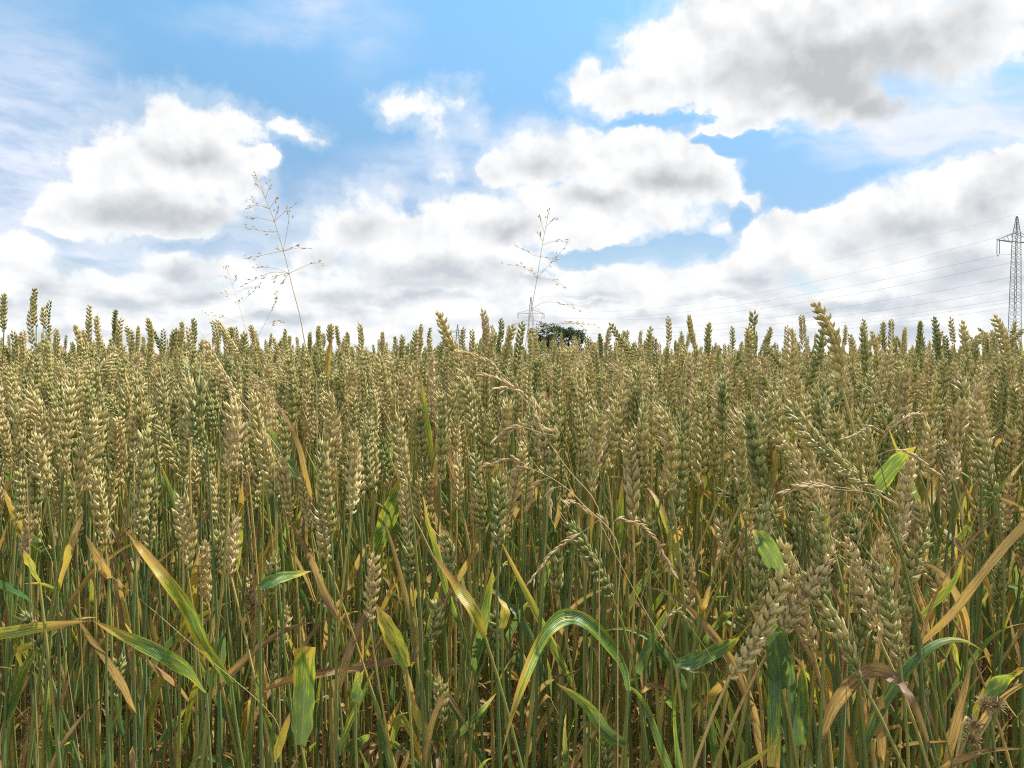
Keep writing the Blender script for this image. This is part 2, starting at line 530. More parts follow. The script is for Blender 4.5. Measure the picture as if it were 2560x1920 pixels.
def tube(g, pts, rad, sides=6, c=0.5, r=0.0):
    pts = np.asarray(pts, float)
    n = len(pts)
    _, S, N = frames(pts)
    a = np.arange(sides) * 2 * math.pi / sides
    rad = np.broadcast_to(np.asarray(rad, float), (n,))
    ring = (np.cos(a)[None, :, None] * S[:, None] + np.sin(a)[None, :, None] * N[:, None]) * rad[:, None, None] + pts[:, None]
    i, j = np.meshgrid(np.arange(n - 1), np.arange(sides), indexing='ij')
    q = np.stack([i * sides + j, i * sides + (j + 1) % sides, (i + 1) * sides + (j + 1) % sides, (i + 1) * sides + j], -1).reshape(-1, 4)
    cc_ = np.repeat(np.broadcast_to(np.asarray(c, float), (n,)), sides)
    g.add(ring.reshape(-1, 3), q, cc_, 0.0, np.repeat(np.linspace(0, 1, n), sides), r)


def shell_template(rings, sides):
    t = np.array(rings)
    prof = np.interp(t, [0, .12, .35, .6, .82, .94, 1], [.20, .75, 1.0, .82, .36, .11, .01])
    a = np.arange(sides) * 2 * math.pi / sides
    x = np.cos(a)[None] * prof[:, None]
    y = np.sin(a)[None] * prof[:, None] + (0.35 * np.sin(np.pi * t))[:, None]      # the back of a husk is keeled outwards
    z = np.repeat(t[:, None], sides, 1)
    n = len(t)
    i, j = np.meshgrid(np.arange(n - 1), np.arange(sides), indexing='ij')
    q = np.stack([i * sides + j, i * sides + (j + 1) % sides, (i + 1) * sides + (j + 1) % sides, (i + 1) * sides + j], -1).reshape(-1, 4)
    return np.stack([x, y, z], -1).reshape(-1, 3), q


SHELL_FINE = shell_template([0, .15, .38, .62, .82, 1.0], 7)
SHELL_PLAIN = shell_template([0, .2, .5, .8, 1.0], 5)


def ear(g, base, direction, length, ripe, fine=True, roll=None, awn=1.0, bend=None, fat=1.0):
    """a wheat ear: about twenty spikelets set alternately on two sides, each a fan of five keeled husks"""
    tv, tq = SHELL_FINE if fine else SHELL_PLAIN
    nsp = int(round(length / 0.0046))
    roll = rng.uniform(0, 2 * math.pi) if roll is None else roll
    d = unit(direction)
    bend = rng.normal(0, 0.17, 3) if bend is None else bend
    zz = np.linspace(0, 1.15, 12)
    axis = np.asarray(base)[None] + (zz * length)[:, None] * d[None] + (zz ** 2)[:, None] * length * np.asarray(bend)[None] - (zz)[:, None] * length * np.asarray(bend)[None]
    T_, S, N = frames(axis, (math.cos(roll), math.sin(roll), 0.15))
    vs, cs, rs = [], [], []
    for k in range(nsp):
        f = k / (nsp - 1)
        side = 1 if k % 2 else -1
        size = np.interp(f, [0, .12, .4, .8, 1], [.62, .92, 1.04, .94, .70]) * rng.uniform(.85, 1.12) * fat
        z0 = f * (length - 0.011)
        parts = [(0.0, 1.0, 0.26, 0.62, 2.2, .0), (0.55, .92, 0.0, 0.62, 1.7, 1.15), (0.55, .92, 0.0, 0.62, 1.7, -1.15), (0.0, .80, -1.0, .34, .4, .85), (0.0, .80, -1.0, .34, .4, -.85)]
        if k == nsp - 1:
            parts = [(0, 1.0, 0, .05, 0, 0), (0, .9, 0, .2, .6, .9), (0, .9, 0, .2, .6, -.9)]
        for (up_, sc, zo, outx, ox, ly) in parts:
            sz = size * sc * rng.uniform(.9, 1.1)
            ln, wd, th = 0.0118 * sz, 0.00265 * sz, 0.0021 * sz
            dirv = unit(np.array([side * outx * rng.uniform(.55, 1.5) * .72, ly * .40 + rng.normal(0, .11), 1.0]))
            outw = np.array([side * 1.0, ly * 1.1, 0.0])
            outw = unit(outw - dirv * outw.dot(dirv))
            sidev = np.cross(outw, dirv)
            b = np.array([side * (0.0004 + .0008 * ox), ly * .0016 * size, z0 + 0.0022 * up_ + zo * .001])
            vs.append(b + tv[:, :1] * wd * sidev + tv[:, 1:2] * th * outw + tv[:, 2:3] * ln * dirv)
            rr = rng.normal(0, .13)
            cs.append(ripe + rr + (tv[:, 2] - .45) * .30 + np.clip(tv[:, 2] - .78, 0, 1) * .7 * (ripe < .8))
            rs.append(np.full(len(tv), rr))
            if (up_ > .3 and f > .45 and rng.random() < .7 * awn) or (k == nsp - 1 and awn > 0):
                al = rng.uniform(.003, .011) * (0.6 + f) * awn
                tipp = b + ln * dirv * .97
                ad = unit(dirv + rng.normal(0, .12, 3))
                w = .00016
                av = np.array([tipp + sidev * w, tipp - sidev * w, tipp + ad * al - sidev * w * .4, tipp + ad * al + sidev * w * .4])
                vs.append(av)
                cs.append(np.full(4, .85))
                rs.append(np.zeros(4))
    lens = [len(a) for a in vs]
    Vv = np.concatenate(vs)
    qs, off = [], 0
    for L_ in lens:
        qs.append((tq if L_ == len(tv) else np.array([[0, 1, 2, 3]])) + off)
        off += L_
    # lay the straight ear on its curved axis
    s = np.clip(Vv[:, 2] / length, -.02, 1.15)
    pos = np.stack([np.interp(s, zz, axis[:, i]) for i in range(3)], 1)
    Sx = unit(np.stack([np.interp(s, zz, S[:, i]) for i in range(3)], 1))
    Ny = unit(np.stack([np.interp(s, zz, N[:, i]) for i in range(3)], 1))
    g.add(pos + Vv[:, :1] * Sx + Vv[:, 1:2] * Ny, np.concatenate(qs), np.clip(np.concatenate(cs), 0, 1), 0, 0, np.concatenate(rs))


def leaf(g, pts, width, ripe, n=16, face=(0, -1, .35), twist=0.0, fold=0.25, tip=True, seed=None, curl=0.0):
    """a grass blade along a centre line; five vertices across, a sunk midrib, tapering to a point"""
    line = catmull(pts, n)
    T_ = unit(np.gradient(line, axis=0))
    t = np.linspace(0, 1, n)
    N = np.asarray(face, float)[None] - T_ * (T_ @ np.asarray(face, float))[:, None]
    N = unit(N)
    S = np.cross(T_, N)
    ang = twist * (t - .3) + (seed or 0) * 0
    S, N = S * np.cos(ang)[:, None] + N * np.sin(ang)[:, None], N * np.cos(ang)[:, None] - S * np.sin(ang)[:, None]
    w = width * .5 * (0.45 + .55 * np.clip(t / .22, 0, 1)) * (np.clip(1 - t ** 3.2, 0, 1) if tip else np.ones(n))
    w = np.maximum(w, width * .015) * (1 + .05 * np.sin(t * 23 + rng.uniform(0, 6)))
    us = np.array([-1, -.5, 0, .5, 1])
    depth = (np.abs(us) - .5) * fold
    wave = rng.uniform(0, 6)
    ruff = .10 * np.sin(t * 17 + wave)[:, None] * us[None]
    cu = curl * t[:, None] * (us[None] ** 2)
    V = line[:, None] + S[:, None] * (us[None] * w[:, None] * (1 - np.abs(curl) * .35 * t[:, None]))[..., None] + N[:, None] * ((depth[None] + ruff + cu) * w[:, None])[..., None]
    i, j = np.meshgrid(np.arange(n - 1), np.arange(4), indexing='ij')
    q = np.stack([i * 5 + j, i * 5 + j + 1, (i + 1) * 5 + j + 1, (i + 1) * 5 + j], -1).reshape(-1, 4)
    g.add(V.reshape(-1, 3), q, ripe, np.tile(us, n), np.repeat(t, 5), rng.random() if seed is None else seed)


def bezier(p0, p1, p2, p3, n):
    t = np.linspace(0, 1, n)[:, None]
    return (1 - t) ** 3 * p0 + 3 * (1 - t) ** 2 * t * p1 + 3 * (1 - t) * t ** 2 * p2 + t ** 3 * p3


def culm(g, line, ripe, r0=0.0019, r1=0.0011, sides=6):
    """a straw with two swollen nodes; above the top node it is more yellow, the sheath below it greener"""
    n = len(line)
    t = np.linspace(0, 1, n)
    rad = (r0 + (r1 - r0) * t) * 1.12
    nodes = (rng.uniform(.18, .26), rng.uniform(.48, .6))
    c_ = np.full(n, ripe)
    for nd in nodes:
        k = int(round(nd * (n - 1)))
        rad[k] *= 1.45
        c_[k] += .22
        if k + 1 < n:
            rad[k + 1] *= .92
    sheath = rng.uniform(.72, .84)
    rad = rad * np.where(t < sheath, 1.12, .88)
    c_ = c_ + np.where((t > nodes[1]) & (t < sheath), -.10, 0)
    c_ = c_ + np.where(t > sheath, .14, 0) - np.where(t < nodes[0], -.12, 0)
    tube(g, line, rad, sides, c_)


def random_leaf(line, k, ripe, length=None, width=None, dead=False):
    """a blade leaving a straw at sample k, rising then drooping under its weight"""
    g = Geo()
    p = np.array(line[k])
    a = rng.uniform(0, 2 * math.pi)
    length = rng.uniform(.10, .20) if length is None else length
    width = rng.uniform(.006, .0105) if width is None else width
    out = np.array([math.cos(a), math.sin(a), 0])
    d = unit(out * rng.uniform(.15, .6) + np.array([0, 0, 1.0 if not dead else .2]))
    pts, m = [p], 9
    g_ = rng.uniform(.05, .42) if not dead else rng.uniform(.5, 1.3)
    kink = rng.integers(2, 8) if rng.random() < .25 else -1
    for i in range(m):
        d = unit(d + np.array([0, 0, -g_ * (i + 1) / m]) + rng.normal(0, .06 if not dead else .22, 3))
        if i == kink:
            d = unit(d + np.array([0, 0, -1.6]))
        p = p + d * length / m
        p[2] = max(p[2], .01)
        pts.append(p)
    leaf(g, pts, width, ripe, 18, twist=rng.normal(0, 1.1) if not dead else rng.normal(0, 3), face=(out[0] * .5 + rng.normal(0, .3), -.6, .5), fold=rng.uniform(.1, .5), curl=rng.normal(0, .4) if not dead else 1.0)
    return g


# ------------------------------------------------------------------ object helpers


def tag(o, label=None, cat=None, group=None, kind=None):
    for k, v in (('label', label), ('category', cat), ('group', group), ('kind', kind)):
        if v:
            o[k] = v
    return o


def empty(name, loc):
    o = bpy.data.objects.new(name, None)
    o.empty_display_size = 0.05
    COL.objects.link(o)
    o.location = loc
    return o


def part(name, geo_, mat, parent, used=('c', 'u', 'v', 'r'), smooth=True):
    o = bpy.data.objects.new(name, mesh_from(name, [geo_], [mat], smooth, used))
    COL.objects.link(o)
    if parent is not None:
        o.parent = parent
    return o


# ------------------------------------------------------------------ the ground
g = Geo()
ticks = np.array([-4000, -600, -120, -40, -12, -4, 0, 4, 12, 40, 120, 600, 4000.0])
gx, gy = np.meshgrid(ticks, ticks + 2, indexing='ij')
m_ = len(ticks)
ii, jj = np.meshgrid(np.arange(m_ - 1), np.arange(m_ - 1), indexing='ij')
g.add(np.stack([gx.ravel(), gy.ravel(), np.zeros(gx.size)], 1), np.stack([ii * m_ + jj, (ii + 1) * m_ + jj, (ii + 1) * m_ + jj + 1, ii * m_ + jj + 1], -1).reshape(-1, 4))
tag(part('ground', g, MAT_SOIL, None, used=()), kind='structure')

# ------------------------------------------------------------------ wheat read off the photograph
# The photograph was read in six enlarged panes; every pane has its own origin and 0.3888 photograph pixels to its unit.
PANE = {1: (0, 640), 2: (860, 640), 3: (1700, 640), 4: (0, 1280), 5: (860, 1280), 6: (1700, 1280)}
US = 860 / 2212.0


def pane(z, x, y):
    return PANE[z][0] + x * US, PANE[z][1] + y * US


# ears: tip x, tip y, base x, base y, colour (g green, o olive, t golden, w pale straw, b brown)
EARS = {
    1: """35 220 15 480 o;235 190 235 450 o;205 310 205 600 t;325 265 310 490 g;285 300 290 450 t;75 460 70 700 o;575 290 555 560 o;625 365 690 620 t;745 330 714 550 g
790 375 775 640 t;840 455 840 640 t;940 375 925 690 t;890 430 880 620 t;962 455 1025 610 g;1050 450 1050 620 o;1135 440 1105 560 o;1165 405 1170 580 t;1245 380 1250 560 g
1200 430 1235 700 t;1355 395 1395 620 t;1380 390 1535 630 t;1480 440 1480 590 o;1575 460 1560 600 o;1745 505 1785 640 t;1835 450 1850 620 o;2050 430 2060 600 o
2130 420 2125 560 o;1995 470 1990 640 o;350 450 345 660 t;470 415 560 690 t;290 500 310 830 t;1180 560 1190 880 t;1300 505 1540 920 w;1265 690 1375 1090 g;1020 650 1030 1010 b
860 600 870 890 t;1790 640 1800 920 t;40 840 40 1120 t;160 820 205 1300 t;360 930 365 1180 o;395 840 515 1200 t;840 830 840 1110 t;900 870 905 1140 t;655 930 545 1500 t;690 1010 705 1290 t
760 1020 775 1470 o;985 960 945 1370 o;860 1090 848 1420 o;1060 1120 1110 1380 t;1232 1215 1390 1600 o;1500 1180 1500 1480 t;1605 1310 1600 1460 w;1715 1230 1650 1640 o;590 560 600 820 o;1420 640 1440 900 o;560 1000 548 1300 o;1110 860 1105 1120 w;1460 900 1450 1200 g
1960 850 1985 1210 b;2030 900 2020 1180 w;2150 900 2130 1220 g;400 1180 405 1340 t;300 1150 310 1400 t;190 1300 205 1680 w;345 1330 318 1680 t;430 1420 455 1680 o;650 1260 640 1680 o
1940 1370 2015 1750 w;2140 1280 2085 1700 w;1140 1540 1150 1690 w;1340 1180 1350 1420 o;30 560 40 800 t;1640 560 1650 800 o;130 470 150 700 t""",
    2: """15 470 10 680 o;95 410 100 660 t;325 495 330 700 o;375 490 375 690 o;465 455 435 740 o;560 500 560 680 t;592 320 770 770 t;885 315 895 640 b;1010 380 1010 560 g;945 470 930 720 o
1100 420 1010 740 t;1158 395 1115 720 o;1200 480 1190 700 t;825 450 832 680 o;775 440 768 620 o;215 580 305 960 t;570 600 570 1060 b;1640 480 1655 660 g;1700 410 1860 640 o;1718 440 1705 680 b
1978 430 1985 700 t;1760 580 1805 880 t;1440 560 1395 870 t;1862 540 1852 700 o;2080 560 2070 760 o;2150 530 2110 800 t;110 720 185 930 w;210 900 222 1180 o;330 790 342 1080 w;420 790 400 1090 o
640 800 640 1050 t;770 740 715 1140 o;920 980 925 1430 o;1390 860 1405 1240 o;1190 720 1205 1090 o;1552 940 1545 1380 t;1700 940 1712 1370 w;2020 690 2008 1010 g;2095 830 1985 1030 o
1525 745 1395 870 o;2110 1060 2088 1320 t;2040 1120 2130 1570 w;358 1060 385 1560 w;702 1230 712 1540 w;765 990 805 1290 b;490 1400 515 1720 t;582 1370 555 1700 w;850 1350 845 1750 w
1150 1150 1172 1640 o;65 1080 65 1640 t;150 1080 205 1440 t;655 1030 585 1300 o;1600 1120 1650 1320 t;1975 1160 1955 1560 o;1870 1080 1865 1300 t;1290 640 1270 900 o;700 600 690 860 t;1600 560 1590 780 o""",
    3: """55 360 108 610 t;190 405 190 650 o;335 430 335 610 o;482 320 462 640 o;440 430 442 780 t;590 440 552 640 o;718 430 695 900 w;690 430 678 640 w;828 260 1045 830 t;905 435 815 850 g;1080 480 1128 720 t
1165 425 1192 810 o;1225 460 1275 740 t;1355 390 1335 640 t;1450 440 1428 650 t;1546 400 1533 640 g;1633 370 1642 690 g;1700 465 1655 590 o;1710 490 1725 670 g;1815 380 1828 720 t;1870 500 1975 780 o
1988 480 1900 560 t;2008 355 2065 730 t;2220 455 2095 570 t;30 550 28 780 t;62 580 48 1000 b;150 760 95 1060 w;208 850 470 1260 w;330 600 308 910 b;520 600 522 1000 b;1370 540 1235 980 w
1480 690 1468 1130 b;1440 690 1432 1020 o;1545 940 1508 1250 w;1650 990 1640 1260 o;1722 950 1708 1250 t;1852 940 1838 1390 t;1905 960 1888 1370 t;2060 780 2040 1090 o;2150 780 2162 1110 t
1110 835 855 1270 g;1155 970 1118 1190 t;1022 1150 915 1650 t;440 950 610 1640 g;420 1270 535 1570 t;240 1170 228 1370 o;732 1200 698 1680 o;812 1310 845 1680 w;560 1010 640 1480 g;690 1060 702 1400 w;872 1290 858 1620 o;760 1090 800 1480 g;980 880 960 1180 w;330 1180 400 1560 g;640 1400 660 1760 w;1300 880 1290 1160 o;1455 1380 1405 1720 w;1510 1530 1570 1760 w
195 1480 570 1630 g;1935 1370 2150 1640 g;2150 1080 2150 1230 w;2195 620 2190 900 t;960 640 950 900 b;1580 600 1570 830 o;1270 800 1260 1060 o""",
    4: """205 -30 148 200 w;1325 150 1308 620 w;1512 -40 1498 380 w;2050 -80 2095 310 w;125 610 205 750 g;792 880 745 1180 g;1765 250 1738 480 g;1390 60 1380 330 g""",
    5: """190 220 168 690 w;600 510 562 830 g;608 1030 625 1240 o;938 620 922 840 g;1400 20 1735 570 g;1680 1370 1682 1680 g;2190 180 2192 520 g;1950 -20 1948 240 g;1370 200 1372 440 g;618 100 652 300 g;420 150 410 470 g""",
    6: """640 130 855 880 w;850 250 892 640 b;1135 -10 1108 660 w;1345 100 1275 790 w;1480 -20 1505 500 b;1480 520 1430 1150 w;1175 660 1215 1100 g;1548 900 1565 1250 g;700 -20 745 230 g;862 -10 880 230 w
255 -10 315 270 w;560 60 640 460 g;770 380 800 760 g;980 120 1010 480 o;1225 330 1210 720 g;1410 560 1380 980 w;560 560 620 940 g;435 40 395 290 w;45 230 62 620 w;2080 260 2095 690 g;350 560 410 720 g;885 1500 855 1700 o""",
}
# blades: ripeness, width, then base ... tip (a trailing n: cut off blunt; a d: dried and curled)
BLADES = {
    1: """.30 90 1215 1300 1140 1130 1068 955;.05 60 1150 1560 1110 1430 1040 1350;.55 70 170 1680 80 1540 0 1430;.10 80 1925 1430 1830 1270 1740 1130 1650 1060;.08 100 1765 1640 1740 1200
.70 45 75 840 150 715;.72 45 215 1075 290 950;.62 50 2085 650 2135 470;.12 90 1880 1640 1760 1480 1700 1400;.36 70 1520 1640 1560 1440;.76 60 110 1600 190 1400;.70 40 510 1030 515 950;.3 40 2010 1420 2050 1300""",
    2: """.33 44 490 900 478 695;.12 60 270 1260 300 1150 345 970;.70 50 1580 1520 1595 1220;.68 50 1830 1430 1910 1190;.60 40 1690 1170 1625 1030;.28 130 170 1660 320 1430 440 1310;.08 120 1010 1800 975 1640 985 1340 n
.74 40 1060 1680 1120 1450 1180 1380;.66 40 760 1260 700 1150 660 1090;.70 44 570 1100 590 1060;.10 60 190 900 215 800;.78 60 640 1640 600 1400 590 1320;.3 60 1760 1300 1790 1420;.68 36 820 1380 860 1230;.3 50 620 1460 680 1200""",
    3: """.40 90 775 1060 742 940 775 845 850 815;.42 60 595 1080 660 895;.18 60 895 1430 790 1240 745 1030;.74 44 665 1500 600 1180 550 920;.44 110 95 1660 110 1440 140 1220;.50 60 340 1620 200 1520 90 1500
.16 120 1195 1650 1380 1370 1520 1225;.70 60 1270 1460 1390 1280;.62 64 1595 1650 1640 1450 1690 1250;.76 44 1985 1650 1830 1400 1665 1245;.28 44 1690 1650 2000 1420 2230 1290;.30 36 1565 1180 1605 1080
.74 50 1575 1090 1625 905;.66 44 415 1080 340 960;.78 56 2020 1240 2100 1100;.60 60 430 1560 380 1440;.72 44 1060 1440 1130 1250;.34 40 500 1400 515 1290;.72 40 1760 1190 1810 1150""",
    4: """.36 96 1480 1260 1290 950 1200 720 1050 480 900 260 800 110;.20 110 1318 1325 1180 1130 1010 980 780 830 595 695;.36 95 -80 920 0 885 280 790 570 700;.04 150 1930 1660 1950 1300 1960 870 n
.80 60 1625 932 1900 922 2200 940 2735 925 n;.58 80 365 420 450 180 540 -10;.72 95 690 580 640 400 550 150;.74 70 1630 900 1650 500 1790 110;.90 60 2180 720 2100 560 1960 230 1830 10;.36 95 240 620 190 420 150 240
.46 80 1165 650 1230 420 1280 240;.12 80 915 1660 1080 1400 1210 1240;.80 44 540 155 760 80 880 55 d;.08 80 360 330 220 190 80 90;.5 50 70 1010 220 900 320 830;.76 70 880 440 860 250 820 90
.34 60 1760 1170 1880 1010;.50 66 1760 1350 1880 1260;.10 66 1700 1250 1640 1000;.08 80 1480 1250 1380 1080 1260 880;.60 70 1640 420 1740 200 1820 40;.12 90 1660 640 1800 500 2000 380;.66 60 800 640 850 400;.3 60 460 1250 370 1500
.82 50 880 500 1180 430 n;.10 60 1160 620 1120 700""",
    5: """.22 118 1830 1312 1790 1130 1690 960 1560 815 1430 765 1330 810 1240 930 1150 1130 1080 1320 1015 1550;.50 95 905 965 830 740 700 500 540 240;.30 66 1480 1095 1320 790 1170 500 980 130;.06 95 1815 1660 1700 1540 1560 1300 1365 1100
.38 135 400 1170 290 850 205 590;.42 70 555 1510 480 1350 410 1120;.10 95 70 1390 95 1200 130 1010;.02 74 1850 1105 1900 980 1990 790 2170 480;.48 95 1015 910 1035 700 985 540;.64 54 1735 260 1775 -10;.74 44 480 880 440 600 340 250 240 -10
.82 54 1890 1290 1990 1185 2220 1225 d;.12 80 830 900 900 640 960 350;.10 70 1260 450 1330 300;.78 50 680 260 840 130 940 60;.70 60 500 480 560 380;.82 50 340 1640 420 1520 480 1460 d;.5 40 270 1290 370 1190
.72 40 1210 860 1240 600 1280 0;.06 80 0 1640 100 1530 180 1420;.3 60 2060 1030 2130 1180 2200 1290;.80 60 1540 740 1690 560;.14 50 715 1165 850 1170 980 1165;.62 50 2120 260 2190 40""",
    6: """.78 62 1535 750 1750 570 1900 400 2080 200 2260 40 n;.95 125 905 1680 1000 1400 1140 1190 1270 1105 1400 1150 1520 1300 1660 1680;.84 54 905 650 1000 720 1055 870 1035 1040 n;.94 44 930 1150 820 1000 700 850 665 740 735 645
.86 64 1160 1210 1050 1000 930 740;.92 54 1105 770 1020 580 945 420;.08 150 660 600 560 300 470 110;.10 130 915 420 945 -20;.14 110 -20 1160 100 1080 330 900 475 690;.66 80 140 1270 300 1080 545 860;.06 175 665 1320 610 900 500 640
.06 95 765 1680 715 1200 732 880;.12 100 800 1680 790 940;.72 74 1170 400 1240 250 1300 60;.04 74 1555 150 1720 -20;.30 64 1550 205 1760 210 1830 220;.72 74 2045 580 1950 380 1800 200 1640 60;.28 54 2210 440 1900 360 1735 285
.24 115 1990 1360 2100 1150 2230 1000;.80 74 1680 1660 1800 1200 1875 960;.82 56 1610 1440 1900 1440 2230 1520 d;.80 74 1300 1680 1285 1190 n;.82 84 1215 1520 1170 1180;.10 70 980 420 1060 320;.58 50 210 320 275 220;.72 50 1600 420 1680 250
.3 60 1585 890 1710 940;.70 60 130 260 200 420;.06 90 620 940 600 1640 n;.7 40 160 490 90 460;.66 50 1400 210 1200 400;.6 54 1560 410 1740 380;.8 60 0 1440 140 1240 280 1160;.12 60 2180 400 2230 380;.72 60 480 660 580 450""",
}

RIPE = {'g': .15, 'o': .36, 't': .56, 'w': .70, 'b': .86}
WORD = {'g': 'green', 'o': 'olive', 't': 'golden', 'w': 'pale straw', 'b': 'brownish'}
plants = []          # everything known about each individual plant, before its objects are made


def project(p):
    d = Vector(p) - Vector((0, 0, CAM_H))
    c_, s_ = math.cos(PITCH), math.sin(PITCH)
    fz, uz = d.y * c_ - d.z * s_, d.y * s_ + d.z * c_
    return 1280 + F * d.x / fz, 960 - F * uz / fz


def add_plant(E, direction, length, code, depth, has_ear=True, fat=1.0):
    E, d = np.asarray(E, float), unit(direction)
    h = E[2]
    back = min(.16, .3 * h)
    G_ = np.array([E[0] - d[0] * back * 1.1 + rng.normal(0, .022), E[1] - d[1] * back + rng.normal(0, .035) + .02, 0.0])
    line = bezier(G_, G_ + (rng.normal(0, .02), rng.normal(0, .02), .4 * h), E - d * back, E, 16)
    pl = dict(E=E, d=d, L=length, code=code, ripe=RIPE[code] + rng.normal(0, .05), depth=depth, G=G_, line=line, leaves=[], ear=has_ear, fat=fat,
              px=np.array([project(q_) for q_ in line]), tip=project(E + d * length))
    plants.append(pl)
    return pl


for z, text in EARS.items():
    for row in text.replace('\n', ';').split(';'):
        w = row.split()
        (tx, ty), (bx, by) = pane(z, float(w[0]), float(w[1])), pane(z, float(w[2]), float(w[3]))
        lp = math.hypot(tx - bx, ty - by)
        L_ = 0.092 * rng.uniform(.95, 1.05)
        dist = min(max(L_ * F / lp, .56), 2.15)
        if lp < 62:
            dist = min(dist, rng.uniform(1.5, 2.1))
        if ty > 1050:
            dist = min(dist, 1.05 if ty < 1230 else .84)
        L_ = min(max(lp * dist / F, .050), .102)
        tip3 = np.array(at(tx, ty, dist))
        dv = unit(np.array([tx - bx, -rng.normal(0, .10) * lp, -(ty - by)]))
        add_plant(tip3 - dv * L_, dv, L_, w[4], dist)

# more plants between them, to three hundred in all
n_photo = len(plants)
while len(plants) < 286:
    dist = rng.uniform(.85, 1.75)
    x = rng.uniform(-80, 2640)
    y = rng.uniform(930, 1180) if rng.random() < .75 else rng.uniform(1180, 1500)
    cluster = len(plants) < n_photo + 26
    if cluster:                      # the thick clump of ears at the right of the picture
        dist, x, y = rng.uniform(.60, .86), rng.normal(2070, 150), rng.uniform(980, 1480)
    tip3 = np.array(at(x, y, dist))
    dv = unit((rng.normal(-.10, .34) if cluster else rng.normal(0, .14), rng.normal(0, .14), 1.0))
    L_ = rng.uniform(.08, .10) if cluster else rng.uniform(.07, .092)
    add_plant(tip3 - dv * L_, dv, L_, rng.choice(list('ggowwo' if cluster else 'gootttwb')), dist, fat=rng.uniform(.85, 1.05))

# give each blade read off the photograph to the straw it grows from
for z, text in BLADES.items():
    for row in text.replace('\n', ';').split(';'):
        w = row.split()
        flag = w.pop() if w[-1] in 'nd' else ''
        cr, wd = float(w[0]), float(w[1]) * US * .88
        pts = [pane(z, float(w[i]), float(w[i + 1])) for i in range(2, len(w), 2)]
        want = .66 if z == 6 else .74 if z in (4, 5) else 1.0
        if wd > 42 * .9:
            want = min(want, .72)
        best, bk, bs = None, 0, 1e9
        shoot = z > 3 and float(w[1]) >= 90          # the widest blades grow on earless shoots of their own, out in front
        if shoot:
            dist = {4: .68, 5: .64, 6: .60}[z] + rng.uniform(0, .05)
            foot = np.array(at(*pts[0], dist))
            foot[2] = max(foot[2], .03)
            best = add_plant(foot + (0, .004, .02), (rng.normal(0, .12), .1, 1.0), .03, 'g', dist, has_ear=False)
            bk = 15
        for pl in plants if not shoot else []:
            if pl['leaves'] or not pl['ear']:
                continue
            lim = pl['px'][:-3]
            dd = np.hypot((lim[:, 0] - pts[0][0]) * 1.0, (lim[:, 1] - pts[0][1]) * .8)
            k = int(dd.argmin())
            s_ = dd[k] + abs(pl['depth'] - want) * 260 + 14 * len(pl['leaves'])
            if s_ < bs:
                best, bk, bs = pl, k, s_
        dist = best['line'][bk][1]
        # lean the straw so that it passes through the foot of the blade
        shift = float(np.clip((pts[0][0] - best['px'][bk][0]) * dist / F, -.07, .07))
        t_ = np.linspace(0, 1, len(best['line']))
        if not shoot:
            best['line'][:, 0] += shift * np.clip((1 - t_) / (1 - t_[bk]), 0, 1.25)
        best['G'] = best['line'][0].copy()
        best['px'] = np.array([project(q_) for q_ in best['line']])
        f0 = best['px'][bk]
        pts = [(px_ + (f0[0] - pts[0][0]) * (1 - i / (len(pts) - 1)), py_ + (f0[1] - pts[0][1]) * (1 - i / (len(pts) - 1))) for i, (px_, py_) in enumerate(pts)]
        dep = dist + np.cumsum([0] + [rng.normal(-.006, .02) for _ in pts[1:]])
        p3 = np.array([at(px_, py_, dd_) for (px_, py_), dd_ in zip(pts, dep)])
        g = Geo()
        if flag == 'd':
            leaf(g, p3, wd * dist / F, cr, 22, twist=2.6, fold=.5, curl=.8)
        else:
            leaf(g, p3, wd * dist / F, cr, 26, twist=rng.normal(0, .22), fold=rng.uniform(.12, .4), tip=flag != 'n', face=(rng.normal(0, .35), -1, rng.uniform(.1, .7)))
        best['leaves'].append((g, cr, wd))

# ordinary blades for the rest
for pl in plants:
    for _ in range(0 if not pl['ear'] else 1 if pl['leaves'] else rng.integers(1, 3)):
        k = int(rng.integers(6, 12))
        pl['leaves'].append((random_leaf(pl['line'], k, rng.choice([.04, .12, .22, .4, .6, .74, .86], p=[.16, .17, .14, .10, .11, .17, .15])), None, 0))
    if rng.random() < .6:
        pl['leaves'].append((random_leaf(pl['line'], int(rng.integers(2, 6)), rng.uniform(.8, .98), dead=True), .9, 0))

# labels: colour, lean, where the ear stands, the landmark it stands under; whatever is still alike is counted from the left
LAND = [(300, "at field's left end"), (600, "left of the tall wispy grass"), (860, "under the tall wispy grass"), (1180, "between tall grass and trees"), (1520, "under the far trees"),
        (1880, "right of the far trees"), (2260, "around the big leaning ear"), (9999, "under the big pylon")]
ORD = ["first", "second", "third", "fourth", "fifth", "sixth", "seventh", "eighth", "ninth", "tenth", "eleventh", "twelfth"]
buckets = {}
for pl in plants:
    sl = pl['d'][0] / max(.2, pl['d'][2])
    lean = 'upright' if abs(sl) < .10 else 'leaning right' if sl > 0 else 'leaning left'
    where = 'ear against sky' if pl['tip'][1] < 850 else 'ear low in front' if pl['tip'][1] > 1230 else 'ear in near rows' if pl['depth'] < 1.0 else 'ear in back rows'
    land = next(t for lim, t in LAND if pl['tip'][0] < lim)
    pl['key'] = f"{WORD[pl['code']]} wheat {lean}, {where}, {land}"
    if not pl['ear']:
        cr = pl['leaves'][0][1]
        hue = 'green' if cr < .3 else 'yellow streaked' if cr < .6 else 'dry brown'
        pl['key'] = f"earless shoot with broad {hue} blade, low down, {land}"
    buckets.setdefault(pl['key'], []).append(pl)
